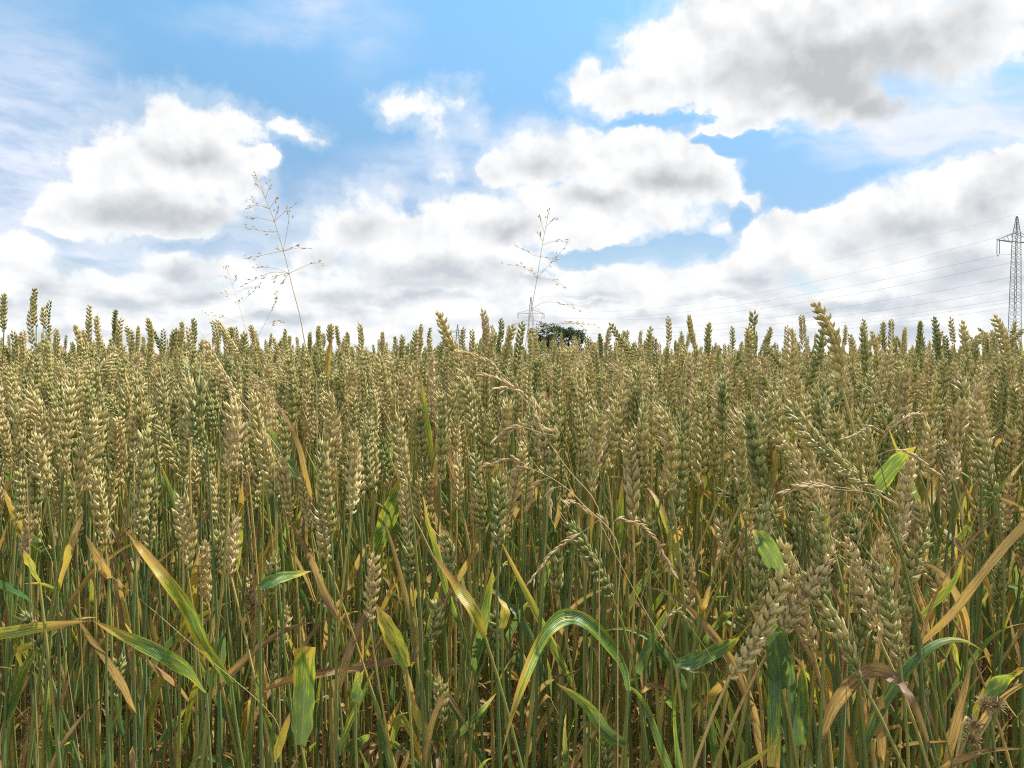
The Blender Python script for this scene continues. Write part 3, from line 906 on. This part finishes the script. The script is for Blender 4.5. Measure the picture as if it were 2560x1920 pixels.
for key, ps in buckets.items():
    ps.sort(key=lambda p: p['tip'][0])
    for i, p in enumerate(ps):
        p['label'] = key if len(ps) == 1 else f"{key}, {ORD[min(i, 11)]}" + (" from left" if len(key.split()) <= 13 else "")

big = min(plants, key=lambda p: abs(p['tip'][0] - pane(3, 828, 260)[0]) + abs(p['tip'][1] - pane(3, 828, 260)[1]))
big['label'] = "the big leaning golden ear that rises highest against the sky right of the trees"

BLADE_WORD = [(.2, 'dark green leaf'), (.4, 'green leaf with yellow streaks'), (.62, 'yellow leaf'), (.78, 'orange dried leaf'), (2, 'brown dead leaf')]
for pl in plants:
    root = tag(empty('wheat_plant', Vector(pl['G'])), pl['label'], 'wheat', 'wheat plants at the edge of the field')
    o3 = pl['G']
    g = Geo()
    culm(g, pl['line'] - o3, min(.9, max(0, pl['ripe'] * .85 + rng.normal(-.08, .2))), *( (.0019, .0012) if pl['depth'] < .8 else (.0018, .0011)))
    part('stem', g, MAT_STEM, root, ('c',))
    if pl['ear']:
        g = Geo()
        ear(g, pl['E'] - o3 - pl['d'] * .002, pl['d'], pl['L'], pl['ripe'], True, fat=pl['fat'] * rng.uniform(.86, 1.06), awn=1.0)
        part('ear', g, MAT_EAR, root, ('c',))
    for lg, cr, wd in pl['leaves']:
        lg.V = [a - o3 for a in lg.V]
        o = part('leaf', lg, MAT_LEAF, root)
        if wd > 30 and cr is not None:
            o['label'] = "broad " + next(t for lim, t in BLADE_WORD if cr < lim)

# ------------------------------------------------------------------ the field behind: one mass of wheat
variants = bpy.data.collections.new("wheat_variants")
far_variants = bpy.data.collections.new("wheat_clumps")
litter_variants = bpy.data.collections.new("litter_variants")
N_VAR, VAR_H = 40, 0.80
for i in range(N_VAR):
    e_, s_, l_ = Geo(), Geo(), Geo()
    ripe = float(np.clip(rng.choice([.16, .30, .40, .48, .58, .64, .74, .86], p=[.10, .16, .19, .17, .15, .10, .09, .04]) + rng.normal(0, .04), .05, .95))
    L_ = rng.uniform(.060, .104)
    d = unit((rng.normal(0, .13), rng.normal(0, .13), 1.0))
    if i in (5, 17):
        d = unit((rng.choice([-1, 1]) * .75, rng.normal(0, .3), .8))
    E = np.array([rng.normal(0, .025), rng.normal(0, .025), VAR_H - L_ * d[2]])
    line = bezier(np.zeros(3), np.array([rng.normal(0, .02), rng.normal(0, .02), .32]), E - d * .16, E, 14)
    culm(s_, line, float(np.clip(ripe * .85 + rng.normal(-.06, .22), 0, .9)), .0018, .0011, 5)
    ear(e_, E, d, L_, ripe, False, fat=rng.uniform(.80, 1.10))
    for _ in range(rng.choice([0, 1, 1, 1, 2])):
        g = random_leaf(line, int(rng.integers(5, 10)), rng.choice([.04, .12, .22, .4, .6, .74, .86], p=[.14, .17, .15, .10, .11, .18, .15]))
        l_.add(*[(a[0]) for a in (g.V, g.Q)], *g.A[0].T)
    for _ in range(rng.integers(0, 3)):
        g = random_leaf(line, int(rng.integers(1, 6)), rng.uniform(.8, 1), dead=True)
        l_.add(*[(a[0]) for a in (g.V, g.Q)], *g.A[0].T)
    variants.objects.link(bpy.data.objects.new(f"wheat_variant_{i:02d}", mesh_from("wheat_variant", [e_, s_, l_], [MAT_EAR, MAT_STEM, MAT_LEAF])))

for i in range(6):                     # far away: square metres of plain ears on straws
    e_, s_ = Geo(), Geo()
    for _ in range(70):
        p = np.array([rng.uniform(-.6, .6), rng.uniform(-.6, .6), 0])
        h = rng.normal(.80, .035)
        d = unit((rng.normal(0, .15), rng.normal(0, .15), 1))
        L_ = .085
        E = p + (rng.normal(0, .02), 0, h - L_)
        tube(s_, np.array([E - (0, 0, .35), E]), .002, 3, .4)
        zz = np.linspace(0, 1, 7)
        tube(e_, E + d * (zz * L_)[:, None], .0062 * np.array([.5, .95, 1.1, .9, 1, .7, .1]), 5, np.clip(rng.normal(.5, .2) + rng.normal(0, .12, 7), 0, 1))
    far_variants.objects.link(bpy.data.objects.new(f"wheat_clump_{i}", mesh_from("wheat_clump", [e_, s_], [MAT_EAR, MAT_STEM])))

for i in range(10):
    l_ = Geo()
    for _ in range(3):
        g = random_leaf([np.array([rng.normal(0, .05), rng.normal(0, .05), rng.uniform(.0, .06)])], 0, rng.uniform(.78, 1.0), length=rng.uniform(.10, .22), width=rng.uniform(.006, .012), dead=True)
        l_.add(*[(a[0]) for a in (g.V, g.Q)], *g.A[0].T)
    litter_variants.objects.link(bpy.data.objects.new(f"litter_{i}", mesh_from("litter", [l_], [MAT_LEAF])))


def scatter(name, label, cat, pts, rot, scl, idx, coll):
    me = bpy.data.meshes.new(name)
    me.vertices.add(len(pts))
    me.vertices.foreach_set('co', np.asarray(pts, np.float32).ravel())
    me.attributes.new('rot', 'FLOAT_VECTOR', 'POINT').data.foreach_set('vector', np.asarray(rot, np.float32).ravel())
    me.attributes.new('scl', 'FLOAT', 'POINT').data.foreach_set('value', np.asarray(scl, np.float32))
    me.attributes.new('idx', 'INT', 'POINT').data.foreach_set('value', np.asarray(idx, np.int32))
    o = bpy.data.objects.new(name, me)
    COL.objects.link(o)
    ng = bpy.data.node_groups.new(name + "_scatter", 'GeometryNodeTree')
    ng.interface.new_socket("Geometry", in_out='INPUT', socket_type='NodeSocketGeometry')
    ng.interface.new_socket("Geometry", in_out='OUTPUT', socket_type='NodeSocketGeometry')
    A = NT(ng)
    gi_, go_ = A.new('NodeGroupInput'), A.new('NodeGroupOutput')
    ci = A.new('GeometryNodeCollectionInfo')
    ci.inputs['Collection'].default_value = coll
    ci.inputs['Separate Children'].default_value = True
    ci.inputs['Reset Children'].default_value = True
    ip = A.new('GeometryNodeInstanceOnPoints')

    def named(nm, ty):
        n = A.new('GeometryNodeInputNamedAttribute', data_type=ty)
        n.inputs['Name'].default_value = nm
        return n.outputs['Attribute']
    ng.links.new(gi_.outputs[0], ip.inputs['Points'])
    ng.links.new(ci.outputs[0], ip.inputs['Instance'])
    ip.inputs['Pick Instance'].default_value = True
    ng.links.new(named('idx', 'INT'), ip.inputs['Instance Index'])
    ng.links.new(named('rot', 'FLOAT_VECTOR'), ip.inputs['Rotation'])
    ng.links.new(named('scl', 'FLOAT'), ip.inputs['Scale'])
    ng.links.new(ip.outputs[0], go_.inputs[0])
    o.modifiers.new("scatter", 'NODES').node_group = ng
    return tag(o, label, cat, None, 'stuff')


def jitter_grid(y0, y1, step, half, margin):
    """points on a jittered grid in the wedge the camera looks into, a little wider on both sides"""
    ys = np.arange(y0, y1, step)
    out = []
    for y in ys:
        w = half * y + margin
        xs = np.arange(-w, w, step)
        out.append(np.stack([xs + rng.uniform(-.5, .5, len(xs)) * step, np.full(len(xs), y) + rng.uniform(-.5, .5, len(xs)) * step, np.zeros(len(xs))], 1))
    return np.concatenate(out)


near = jitter_grid(.78, 5.0, .047, .75, .55)
keep = rng.random(len(near)) < np.clip((near[:, 1] - .70) / .5, .75, 1) * np.where(near[:, 1] > 2.5, .8, 1)
near = near[keep]
# never thread a plant of the mass through the near individuals' ears: they stay a hand lower there
mid = jitter_grid(5.0, 16.0, .095, .72, .5)
pts = np.concatenate([near, mid])
tipz = np.where(pts[:, 1] < 2.3, np.minimum(rng.normal(.818, .05, len(pts)), CAM_H + .045 * (pts[:, 1] - 1.1) - np.abs(rng.normal(0, .03, len(pts)))), rng.normal(.826, .062, len(pts)) - .012 * np.clip(pts[:, 1] - 5, 0, 2))
tipz = np.clip(tipz, .55, .985)
rot = np.stack([rng.normal(0, .035, len(pts)), rng.normal(0, .035, len(pts)), rng.uniform(0, 6.283, len(pts))], 1)
scatter('wheat_field', 'dense ripening wheat filling the field behind the nearest plants', 'wheat field', pts, rot, tipz / VAR_H, rng.integers(0, N_VAR, len(pts)), variants)

far = jitter_grid(16.0, 60.0, .80, .70, 1.0)
far2 = jitter_grid(60.0, 170.0, 1.5, .66, 1.0)
pts = np.concatenate([far, far2])
scatter('distant_wheat', 'far part of the wheat field thinning to a line at the horizon', 'wheat field', pts,
        np.stack([np.zeros(len(pts)), np.zeros(len(pts)), rng.uniform(0, 6.283, len(pts))], 1), rng.uniform(.98, 1.06, len(pts)), rng.integers(0, 6, len(pts)), far_variants)

lit = jitter_grid(.62, 4.0, .055, .72, .4)
lit[:, 2] = rng.uniform(0, .22, len(lit)) * rng.random(len(lit))
scatter('dead_leaves', 'curled brown dead leaves and straw between the foot of the stems', 'dead leaves', lit,
        np.stack([rng.normal(0, .5, len(lit)), rng.normal(0, .5, len(lit)), rng.uniform(0, 6.283, len(lit))], 1), rng.uniform(.7, 1.2, len(lit)), rng.integers(0, 10, len(lit)), litter_variants)

# ------------------------------------------------------------------ wild grasses among the wheat


def conv(z, x, y):
    if z == 7:
        return 500 + x * 400 / 1327.0, 400 + y * 400 / 1327.0
    if z == 8:
        return 1200 + x * 360 / 1357.0, 480 + y * 360 / 1357.0
    return pane(z, x, y)


def spikelet(g, p, d, ln, wd, c_):
    d = unit(d)
    tv, tq = SHELL_PLAIN
    s = unit(np.cross(d, (0.2, 1, .3)))
    n = np.cross(s, d)
    g.add(p + tv[:, :1] * wd * s + tv[:, 1:2] * wd * n + tv[:, 2:3] * ln * d, tq, c_)


def grass(label, z, depth, stem, branches, colour=.75, r0=.0011, sp_len=.0048, dens=1.0, start=.45, tip_dense=True, group=None, spread=.02, sp_w=.16):
    """a grass stalk read off pane z: the stem's points from the bottom up, then each branch of its panicle"""
    pts = [conv(z, *p) for p in stem]
    dd = depth + np.cumsum([0] + [rng.normal(0, .008) for _ in pts[1:]])
    P3 = np.array([at(x, y, d) for (x, y), d in zip(pts, dd)])
    lo = P3[0]
    base = np.array([lo[0] + (lo[0] - P3[1][0]) * .5 * min(1.5, lo[2] / max(.05, abs(P3[1][2] - lo[2]))) * .4, lo[1] + .03, 0.0])
    line = catmull(np.concatenate([base + (lo - base) * np.linspace(0, .93, 8)[:, None], P3]), 56)
    root = tag(empty('grass_stalk', Vector(base)), label, 'grass', group)
    n = len(line)
    g = Geo()
    r0 = r0 * .72
    tube(g, line - base, np.linspace(r0, r0 * .25, n), 5, np.linspace(min(colour, .45), colour, n))
    part('stem', g, MAT_GRASS, root, ('c',))
    for b in branches:
        q_ = [conv(z, *p) for p in b]
        k = int(np.argmin([math.hypot(project(l_)[0] - q_[0][0], project(l_)[1] - q_[0][1]) for l_ in line]))
        d0 = line[k][1]
        slope = rng.normal(0, .35)
        B = [line[k]]
        acc = d0
        for a, c_ in zip(q_[:-1], q_[1:]):
            acc += slope * math.hypot(a[0] - c_[0], a[1] - c_[1]) * d0 / F
            B.append(np.array(at(c_[0], c_[1], acc)))
        bl = catmull(np.array(B), 14) - base
        length = np.linalg.norm(np.diff(bl, axis=0), axis=1).sum()
        g = Geo()
        tube(g, bl, np.linspace(r0 * .30, r0 * .15, 14), 4, colour)
        cnt = int(max(4, length * (1 - start) / .0034 * dens))
        for i in range(cnt):
            t = start + (1 - start) * (i + rng.random() * .6) / cnt
            f = t * 13
            j = min(12, int(f))
            p = bl[j] + (bl[j + 1] - bl[j]) * (f - j)
            d = unit(bl[j + 1] - bl[j]) + rng.normal(0, .2, 3)
            off = unit(rng.normal(0, 1, 3)) * rng.uniform(.0005, spread * .25)
            if off.dot(off) > 9e-7:
                tube(g, np.array([p, p + off]), r0 * .16, 3, colour)
            spikelet(g, p + off, d, sp_len * rng.uniform(.7, 1.2), sp_len * sp_w * rng.uniform(.8, 1.2), colour + rng.normal(0, .07))
        part('branch', g, MAT_GRASS, root, ('c',))
    return root


TALL = 'wispy grass stalks above the wheat'
grass('tallest wispy grass stalk, its open panicle reaching up to the left cumulus cloud', 7, 1.0,
      [(960, 1800), (875, 1540), (830, 1300), (770, 1070), (730, 900), (690, 750), (610, 490), (550, 340), (500, 200), (450, 90)],
      [[(545, 330), (520, 240), (475, 140), (440, 85)], [(540, 320), (490, 225), (440, 140)], [(610, 490), (490, 480), (365, 467)], [(612, 490), (690, 440), (790, 368)], [(615, 490), (635, 440), (655, 395)],
       [(560, 390), (470, 345), (385, 320)], [(565, 395), (470, 375), (400, 405)], [(640, 620), (530, 590), (440, 570), (355, 555)], [(640, 615), (600, 600), (510, 585)], [(690, 770), (560, 780), (470, 800), (370, 815)],
       [(692, 770), (780, 735), (850, 728), (935, 735)], [(695, 770), (720, 600), (735, 480), (715, 390)], [(700, 770), (760, 730), (825, 700)], [(735, 945), (860, 885), (940, 855), (1035, 855)],
       [(738, 945), (640, 905), (540, 890), (450, 887)], [(738, 945), (600, 930), (500, 970), (340, 1050)], [(738, 950), (660, 955), (590, 995)], [(740, 955), (715, 975), (685, 1015)],
       [(545, 310), (570, 240), (590, 195)], [(690, 770), (650, 745), (620, 720)], [(590, 400), (615, 350), (640, 318)]], .82, .0014, .0040, .9, .5)
grass('tall wispy grass stalk rising in front of the distant middle pylon', 8, 1.05,
      [(400, 1700), (440, 1360), (490, 1080), (540, 800), (580, 540), (610, 380), (655, 145)],
      [[(540, 800), (460, 740), (380, 700), (205, 675)], [(540, 800), (620, 715), (700, 640), (840, 465)], [(540, 800), (640, 822), (720, 845), (825, 905)], [(560, 630), (490, 590), (430, 550), (320, 512)],
       [(565, 630), (650, 625), (745, 642)], [(595, 495), (670, 470), (740, 455), (845, 452)], [(605, 380), (575, 290), (565, 215)], [(585, 480), (570, 430), (560, 375)], [(630, 310), (665, 285), (708, 248)],
       [(500, 1070), (600, 1040), (720, 1040), (840, 1075), (970, 1125)], [(495, 1075), (560, 1110), (600, 1180), (635, 1270)], [(540, 800), (520, 765), (485, 735)], [(630, 300), (635, 230), (655, 150)],
       [(455, 1290), (640, 1280), (760, 1230), (880, 1225), (1110, 1265)], [(455, 1290), (700, 1255), (900, 1240), (1005, 1308)]], .82, .0012, .0042, .9, .48)
grass('short wispy grass stalk left of the tallest one, standing against a grey cloud', 7, 1.15,
      [(470, 1660), (400, 1470), (370, 1370), (325, 1215), (270, 1040), (215, 870)],
      [[(325, 1215), (370, 1160), (420, 1110), (525, 1005)], [(325, 1215), (322, 1190), (320, 1160)], [(270, 1050), (290, 1005), (305, 962)], [(245, 990), (220, 975), (193, 958)], [(290, 1130), (245, 1120), (200, 1108)],
       [(370, 1365), (290, 1335), (170, 1305), (0, 1270)], [(240, 960), (225, 910), (214, 868)]], .82, .0008, .0044, .9, .5, group=TALL)
grass('small narrow grass panicle just left of the tallest stalk foot', 7, 1.1,
      [(400, 1700), (440, 1560), (480, 1470), (560, 1310), (620, 1190), (655, 1085)],
      [[(590, 1250), (615, 1200), (640, 1150)], [(590, 1255), (600, 1240), (632, 1215)], [(620, 1190), (625, 1150), (655, 1083)], [(530, 1360), (600, 1345), (695, 1332)]], .82, .0008, .0046, 1.4, .35, group=TALL)
grass('drooping dry brown panicle bowing left across the middle ears', 2, .60,
      [(1640, 1640), (1440, 1370), (1290, 1150), (1240, 1010), (1150, 905)],
      [[(1290, 1150), (1245, 1060), (1225, 980), (1215, 930)], [(1160, 915), (1080, 845), (980, 785), (860, 762)], [(1150, 905), (1000, 740), (900, 670), (750, 618)], [(1240, 1010), (1150, 880), (1060, 850), (990, 860)],
       [(1300, 1160), (1380, 1150), (1260, 1095), (1130, 1095)], [(1280, 1130), (1130, 1095), (1060, 1120), (985, 1172)]], .84, .0010, .0076, 2.0, .30, spread=.006, sp_w=.13)
grass('dry brown panicle hanging in a bow below the middle ears', 2, .58,
      [(1760, 1850), (1540, 1600), (1440, 1500), (1320, 1420), (1200, 1365)],
      [[(1200, 1365), (1130, 1320), (1060, 1310), (915, 1342)], [(1220, 1375), (1150, 1360), (1080, 1400)], [(1330, 1430), (1260, 1450), (1210, 1520), (1175, 1625)], [(1400, 1470), (1340, 1500), (1320, 1560), (1325, 1650)],
       [(1440, 1500), (1400, 1560), (1480, 1590), (1560, 1640)]], .82, .0010, .0074, 2.0, .28, spread=.006, sp_w=.13)
grass('pale grey panicle drooping right of the arching leaf', 5, .62,
      [(2330, 1060), (2200, 1010), (2000, 740), (1800, 380), (1640, 50)],
      [[(1640, 50), (1560, 110), (1450, 180), (1320, 285), (1195, 455)], [(1700, 160), (1740, 60), (1790, 50), (1900, 85), (2010, 185)], [(1900, 570), (2010, 250), (2050, 270), (2120, 400)], [(1700, 160), (1690, 80), (1655, 40)],
       [(2100, 880), (2050, 760), (2120, 640), (2220, 690)]], .84, .0010, .0074, 2.4, .33, spread=.004, sp_w=.12)
grass('long pale panicle lying across the right hand ears', 3, .60,
      [(1100, 2000), (1200, 1700), (1260, 1580), (1270, 1540), (1060, 1490)],
      [[(1060, 1490), (960, 1482), (800, 1490), (650, 1525)], [(1180, 1510), (1130, 1465), (1200, 1475), (1340, 1565)], [(1180, 1510), (1000, 1500), (900, 1470), (780, 1480)]], .86, .0009, .0070, 2.4, .33, spread=.003, sp_w=.12)
grass('pale panicle arching over the right side below the power lines', 3, .66,
      [(1080, 1800), (1180, 1480), (1240, 1300), (1330, 1140), (1430, 1052)],
      [[(1330, 1140), (1250, 1090), (1150, 1140), (1070, 1180)], [(1380, 1090), (1450, 1040), (1525, 1012)], [(1240, 1300), (1380, 1245), (1500, 1285), (1640, 1395)], [(1300, 1190), (1340, 1110), (1400, 1040)]], .84, .0009, .0070, 2.4, .33, spread=.003, sp_w=.12)
FINE = 'fine straw coloured panicles tangled in the ears'
for j, (lab, st, cen, rad) in enumerate([
        ('fine straw coloured panicle tangled in the ears below the tallest stalk', [(1760, 1250), (1740, 1000), (1700, 760), (1640, 620)], (1600, 800), 280),
        ('fine straw coloured panicle hanging left of the big light ear', [(480, 1500), (380, 1200), (300, 1000), (260, 880)], (300, 1040), 180),
        ('thin bleached panicle in the ears at the left edge', [(170, 1400), (140, 1180), (90, 1000), (60, 900)], (90, 1120), 150)]):
    br = []
    for _ in range(13 if j == 0 else 7):
        k = rng.uniform(.25, 1)
        f = k * (len(st) - 1)
        i0 = min(len(st) - 2, int(f))
        s0 = np.array(st[i0]) + (np.array(st[i0 + 1]) - np.array(st[i0])) * (f - i0)
        a = rng.uniform(-.6, 3.7)
        e_ = s0 + rad * rng.uniform(.4, 1) * np.array([math.cos(a), -math.sin(a) * .6 + .35])
        br.append([tuple(s0), tuple((s0 + e_) / 2 + (0, -rad * .14)), tuple(e_)])
    grass(lab, 1, .82 if j == 0 else .72, st, br, .68, .0007, .0042, .9, .3, group=FINE, spread=.01)
GREEN = 'thin green grass stems crossing the wheat'
for lab, z, st in [('thick green grass stem leaning left beside the big pale ears', 6, [(1760, 1680), (1580, 950), (1470, 450), (1360, -20), (1290, -300)]),
                   ('thin green grass stem crossing from the arching leaf to the lower right', 6, [(620, 1680), (280, 1060), (0, 640), (-330, 150), (-500, -150)]),
                   ('thin yellow green grass stem at the lower right foot of the wheat', 6, [(340, 1700), (180, 1300), (0, 950), (-220, 560)]),
                   ('thin grey grass stem slanting through the lower left straw', 4, [(520, 1660), (440, 1050), (370, 610), (330, 300)]),
                   ('thin dark grass stem lying across the lower left straw', 4, [(1760, 1320), (1290, 900), (900, 560), (700, 400)])]:
    grass(lab, z, .62 if z == 6 else .72, st, [[st[-1], (st[-1][0] - 60, st[-1][1] - 120), (st[-1][0] - 90, st[-1][1] - 260)]], .30 if z == 6 else .62, .0019 if 'thick' in lab else .0010, .005, 1.0, .3, group=GREEN)

# fluffy dead flower heads at the lower right
root = tag(empty('dry_flower', Vector((.30, .64, 0))), 'dried grey fluffy flower heads on a bent stem at the lower right corner', 'flower')
b0 = np.array(root.location)
head_px = [pane(6, 1960, 1240), pane(6, 1890, 1370), pane(6, 2040, 1250), pane(6, 1880, 1470)]
st3 = catmull(np.array([(b0[0], b0[1], 0)] + [tuple(at(*pane(6, *p), .64)) for p in ((1760, 1700), (1900, 1480), (1990, 1330), (1970, 1240))]), 24) - b0
g = Geo()
tube(g, st3, .0011, 5, .75)
part('stem', g, MAT_GRASS, root, ('c',))
for hx, hy in head_px:
    g = Geo()
    p = np.array(at(hx, hy, .64)) - b0
    k = int(np.argmin(np.linalg.norm(st3 - p, axis=1)))
    tube(g, np.array([st3[max(0, k - 3)], p]), .0006, 4, .75)
    for _ in range(150):
        d = unit(rng.normal(0, 1, 3) + (0, 0, .4))
        a = p + d * rng.uniform(0, .003)
        tube(g, np.array([a, a + d * rng.uniform(.002, .0075) + rng.normal(0, .001, 3)]), np.array([.0004, .0002]), 3, rng.choice([.76, .80, .84, .95]))
    part('seed_head', g, MAT_GRASS, root, ('c',))

# ------------------------------------------------------------------ pylons and their cables


def bar(g, a, b, r_, sides=4):
    tube(g, np.array([a, b], float), r_, sides, .5)


def pylon(label, base, yaw, widths, arms, rleg, rbr, step_f):
    root = tag(empty('power_pylon', Vector(base)), label, 'pylon', None)
    root.rotation_euler = (0, 0, yaw)
    zs, ws = [w_[0] for w_ in widths], [w_[1] for w_ in widths]
    top = zs[-1]

    def corner(k, z):
        w_ = np.interp(z, zs, ws) / 2
        return np.array([(1, 1), (-1, 1), (-1, -1), (1, -1)][k % 4] + (0,)) * (w_, w_, 0) + (0, 0, z)
    g = Geo()
    for k in range(4):
        for z0, z1 in zip(zs[:-1], zs[1:]):
            bar(g, corner(k, z0), corner(k, z1), rleg)
    z, flip = 0.0, 0
    while z < top - .4:
        z1 = min(top, z + max(.7, np.interp(z, zs, ws) * step_f))
        for k in range(4):
            bar(g, corner(k + flip, z), corner(k + 1 - flip, z1), rbr)
            if step_f > .75:
                bar(g, corner(k + 1 - flip, z), corner(k + flip, z1), rbr)
        z, flip = z1, 1 - flip
    part('mast', g, MAT_STEEL, root, used=(), smooth=False)
    for z, half, rise, drops in arms:
        for s in (-1, 1):
            g = Geo()
            wb = np.interp(z, zs, ws) / 2
            tipp = np.array([s * half, 0, z])
            for y in (-wb, wb):
                bar(g, (s * wb * .9, y, z - .25), tipp, rleg * .95)
                bar(g, (s * wb * .9, y, z + rise), tipp + (0, 0, .12), rleg * .8)
                for i in range(1, 5):
                    t0, t1 = i / 5, (i + .5) / 5
                    lowp = np.array([s * wb, y, z - .25]) * (1 - t0) + tipp * t0
                    upp = np.array([s * wb, y, z + rise]) * (1 - t1) + (tipp + (0, 0, .12)) * t1
                    bar(g, lowp, upp, rbr)
            for i in range(1, 5):
                t0 = i / 5
                bar(g, (s * (wb + (half - wb) * t0), -wb * (1 - t0), z - .1), (s * (wb + (half - wb) * t0), wb * (1 - t0), z - .1), rbr)
            arm = part('crossarm', g, MAT_STEEL, root, used=(), smooth=False)
            for x, drop in drops:
                g = Geo()
                for o_ in (-.55, .55):
                    zz = np.linspace(0, drop * .8, 17)
                    tube(g, np.stack([np.full(17, s * x + o_), np.zeros(17), z - .2 - zz], 1), np.where(np.arange(17) % 2, .15, .07), 6, .5)
                    bar(g, (s * x + o_, 0, z - .2 - drop * .8), (s * x, 0, z - .2 - drop), .07)
                part('insulator', g, MAT_GLASS, arm, used=())
    return root


P1, P2, P3_ = np.array([157.6, 260.0, 0]), np.array([14.0, 615.0, 0]), np.array([-63.0, 960.0, 0])


def yaw_of(a, b):
    return math.atan2((b - a)[1], (b - a)[0]) - math.pi / 2


pylon('tall grey lattice pylon standing at the right edge of the picture', P1, yaw_of(P1, P2), [(0, 3.4), (4, 2.65), (30, 1.95), (38.5, 1.65), (44.7, .3)],
      [(36.9, 8.8, 2.6, [(8.0, 4.9)])], .115, .055, .45)
pylon('pale distant lattice pylon with two crossarms, left of the round trees', P2, yaw_of(P2, P3_), [(0, 6.5), (6, 5.2), (24, 3.6), (34, 2.4), (45.1, .5)],
      [(33.0, 10.2, 2.6, [(9.8, 3.6)]), (24.8, 13.4, 3.4, [(12.9, 3.8), (6.4, 3.8)])], .085, .035, .9)
pylon('tiny faraway pylon peeping above the ears left of the middle', P3_, yaw_of(P2, P3_), [(0, 6), (20, 3.8), (38.2, .6)],
      [(29.5, 8.0, 2.2, [(7.6, 3)]), (23.0, 12, 3, [(11.6, 3)])], .20, .09, 1.0)

CABLES = [('topmost thin earth wire running from the tip of the right pylon', 537, 2537, 738, 1327, .030),
          ('second cable from the top passing behind the right pylon mast', 581, 2537, 777, 1366, .045),
          ('cable hanging from the insulator of the right pylon', 637, 2499, 788, 1294, .050),
          ('fourth cable from the top, crossing the right mast below the insulator', 656, 2530, 789, 1365, .050),
          ('cable in the middle of the bundle below the insulator', 693, 2530, 815, 1283, .050),
          ('fourth cable counted from the lowest crossing the right mast', 723, 2530, 817, 1303, .050),
          ('third cable counted from the lowest crossing the right mast', 746, 2530, 817, 1350, .045),
          ('second lowest cable crossing the right mast', 755, 2530, 818, 1371, .040),
          ('lowest cable just above the ears beside the right mast', 768, 2530, 826, 1330, .040)]
for lab, y1, x1, y2, x2, r_ in CABLES:
    A_, B_ = np.array(at(x1, y1, 260.0)), np.array(at(x2, y2, 615.0))
    C_ = A_ + np.array([144.0, -355.0, 3.0])
    g = Geo()
    t = np.linspace(0, 1, 33)[:, None]
    for a, b in ((B_, A_), (A_, C_)):
        line = a * (1 - t) + b * t
        line[:, 2] -= (9.0 * 4 * t * (1 - t))[:, 0]
        tube(g, line, r_ * .55, 4, .5)
    o = part('power_cable', g, MAT_CABLE, None, used=())
    tag(o, lab, 'cable', 'power cables between the pylons')

# ------------------------------------------------------------------ trees beyond the field


def tree(label, px_, ytop, wpx, dist, kind='round'):
    x0 = at(px_, HORIZON, dist)
    htop = at(px_, ytop, dist).z
    wid = wpx * dist / F
    root = tag(empty('distant_tree', Vector((x0.x, dist, 0))), label, 'tree', 'trees beyond the field')
    g = Geo()
    tube(g, np.array([(0, 0, 0), (0, 0, htop * .35), (.1, 0, htop * .75)]), np.array([.32, .24, .08]), 8, .5)
    for _ in range(7):
        a, z = rng.uniform(0, 6.28), rng.uniform(.25, .55) * htop
        tube(g, np.array([(0, 0, z), (math.cos(a) * wid * .3, math.sin(a) * wid * .3, z + htop * .25)]), np.array([.12, .04]), 6, .5)
    part('trunk', g, MAT_BARK, root, used=())
    g = Geo()
    blobs = []
    if kind == 'round':
        for _ in range(30):
            a, z = rng.uniform(0, 6.28), rng.uniform(.16, .93)
            rr = wid * .5 * math.sqrt(max(.02, 1 - ((z - .5) / .5) ** 2)) * rng.uniform(.2, .82)
            blobs.append((np.array([math.cos(a) * rr, math.sin(a) * rr, z * htop]), wid * rng.uniform(.09, .17)))
        blobs.append((np.array([0, 0, htop - wid * .12]), wid * .13))
    else:
        for i in range(30):
            z = rng.uniform(.1, 1)
            a, rr = rng.uniform(0, 6.28), wid * .5 * (1.05 - z) * rng.uniform(.4, 1)
            blobs.append((np.array([math.cos(a) * rr, math.sin(a) * rr, z * htop * .97]), wid * .07))
    for c_, r_ in blobs:
        tone = rng.uniform(.1, .9)
        for _ in range(170):
            d = unit(rng.normal(0, 1, 3))
            p = c_ + d * r_ * rng.uniform(.35, 1.12) ** .5
            s = rng.uniform(.16, .42)
            u_, v_ = unit(rng.normal(0, 1, 3)), unit(rng.normal(0, 1, 3))
            g.add(np.array([p - u_ * s, p + v_ * s * .6, p + u_ * s, p - v_ * s * .6]), [[0, 1, 2, 3]], min(1, max(0, tone + rng.normal(0, .2))))
    part('crown', g, MAT_CROWN, root, ('c',), smooth=False)


tree('dense round green tree, the tallest, right of the pale pylon', 1366, 811, 104, 250)
tree('looser green tree with gaps, right of the dense round tree', 1422, 820, 94, 255)
tree('small dark conifer right of the two round trees', 1478, 866, 24, 260, 'cone')
tree('small dark treetop peeping between ears right of the middle', 1793, 866, 30, 280)
tree('dark treetop barely showing between ears near the left end', 247, 852, 32, 280)
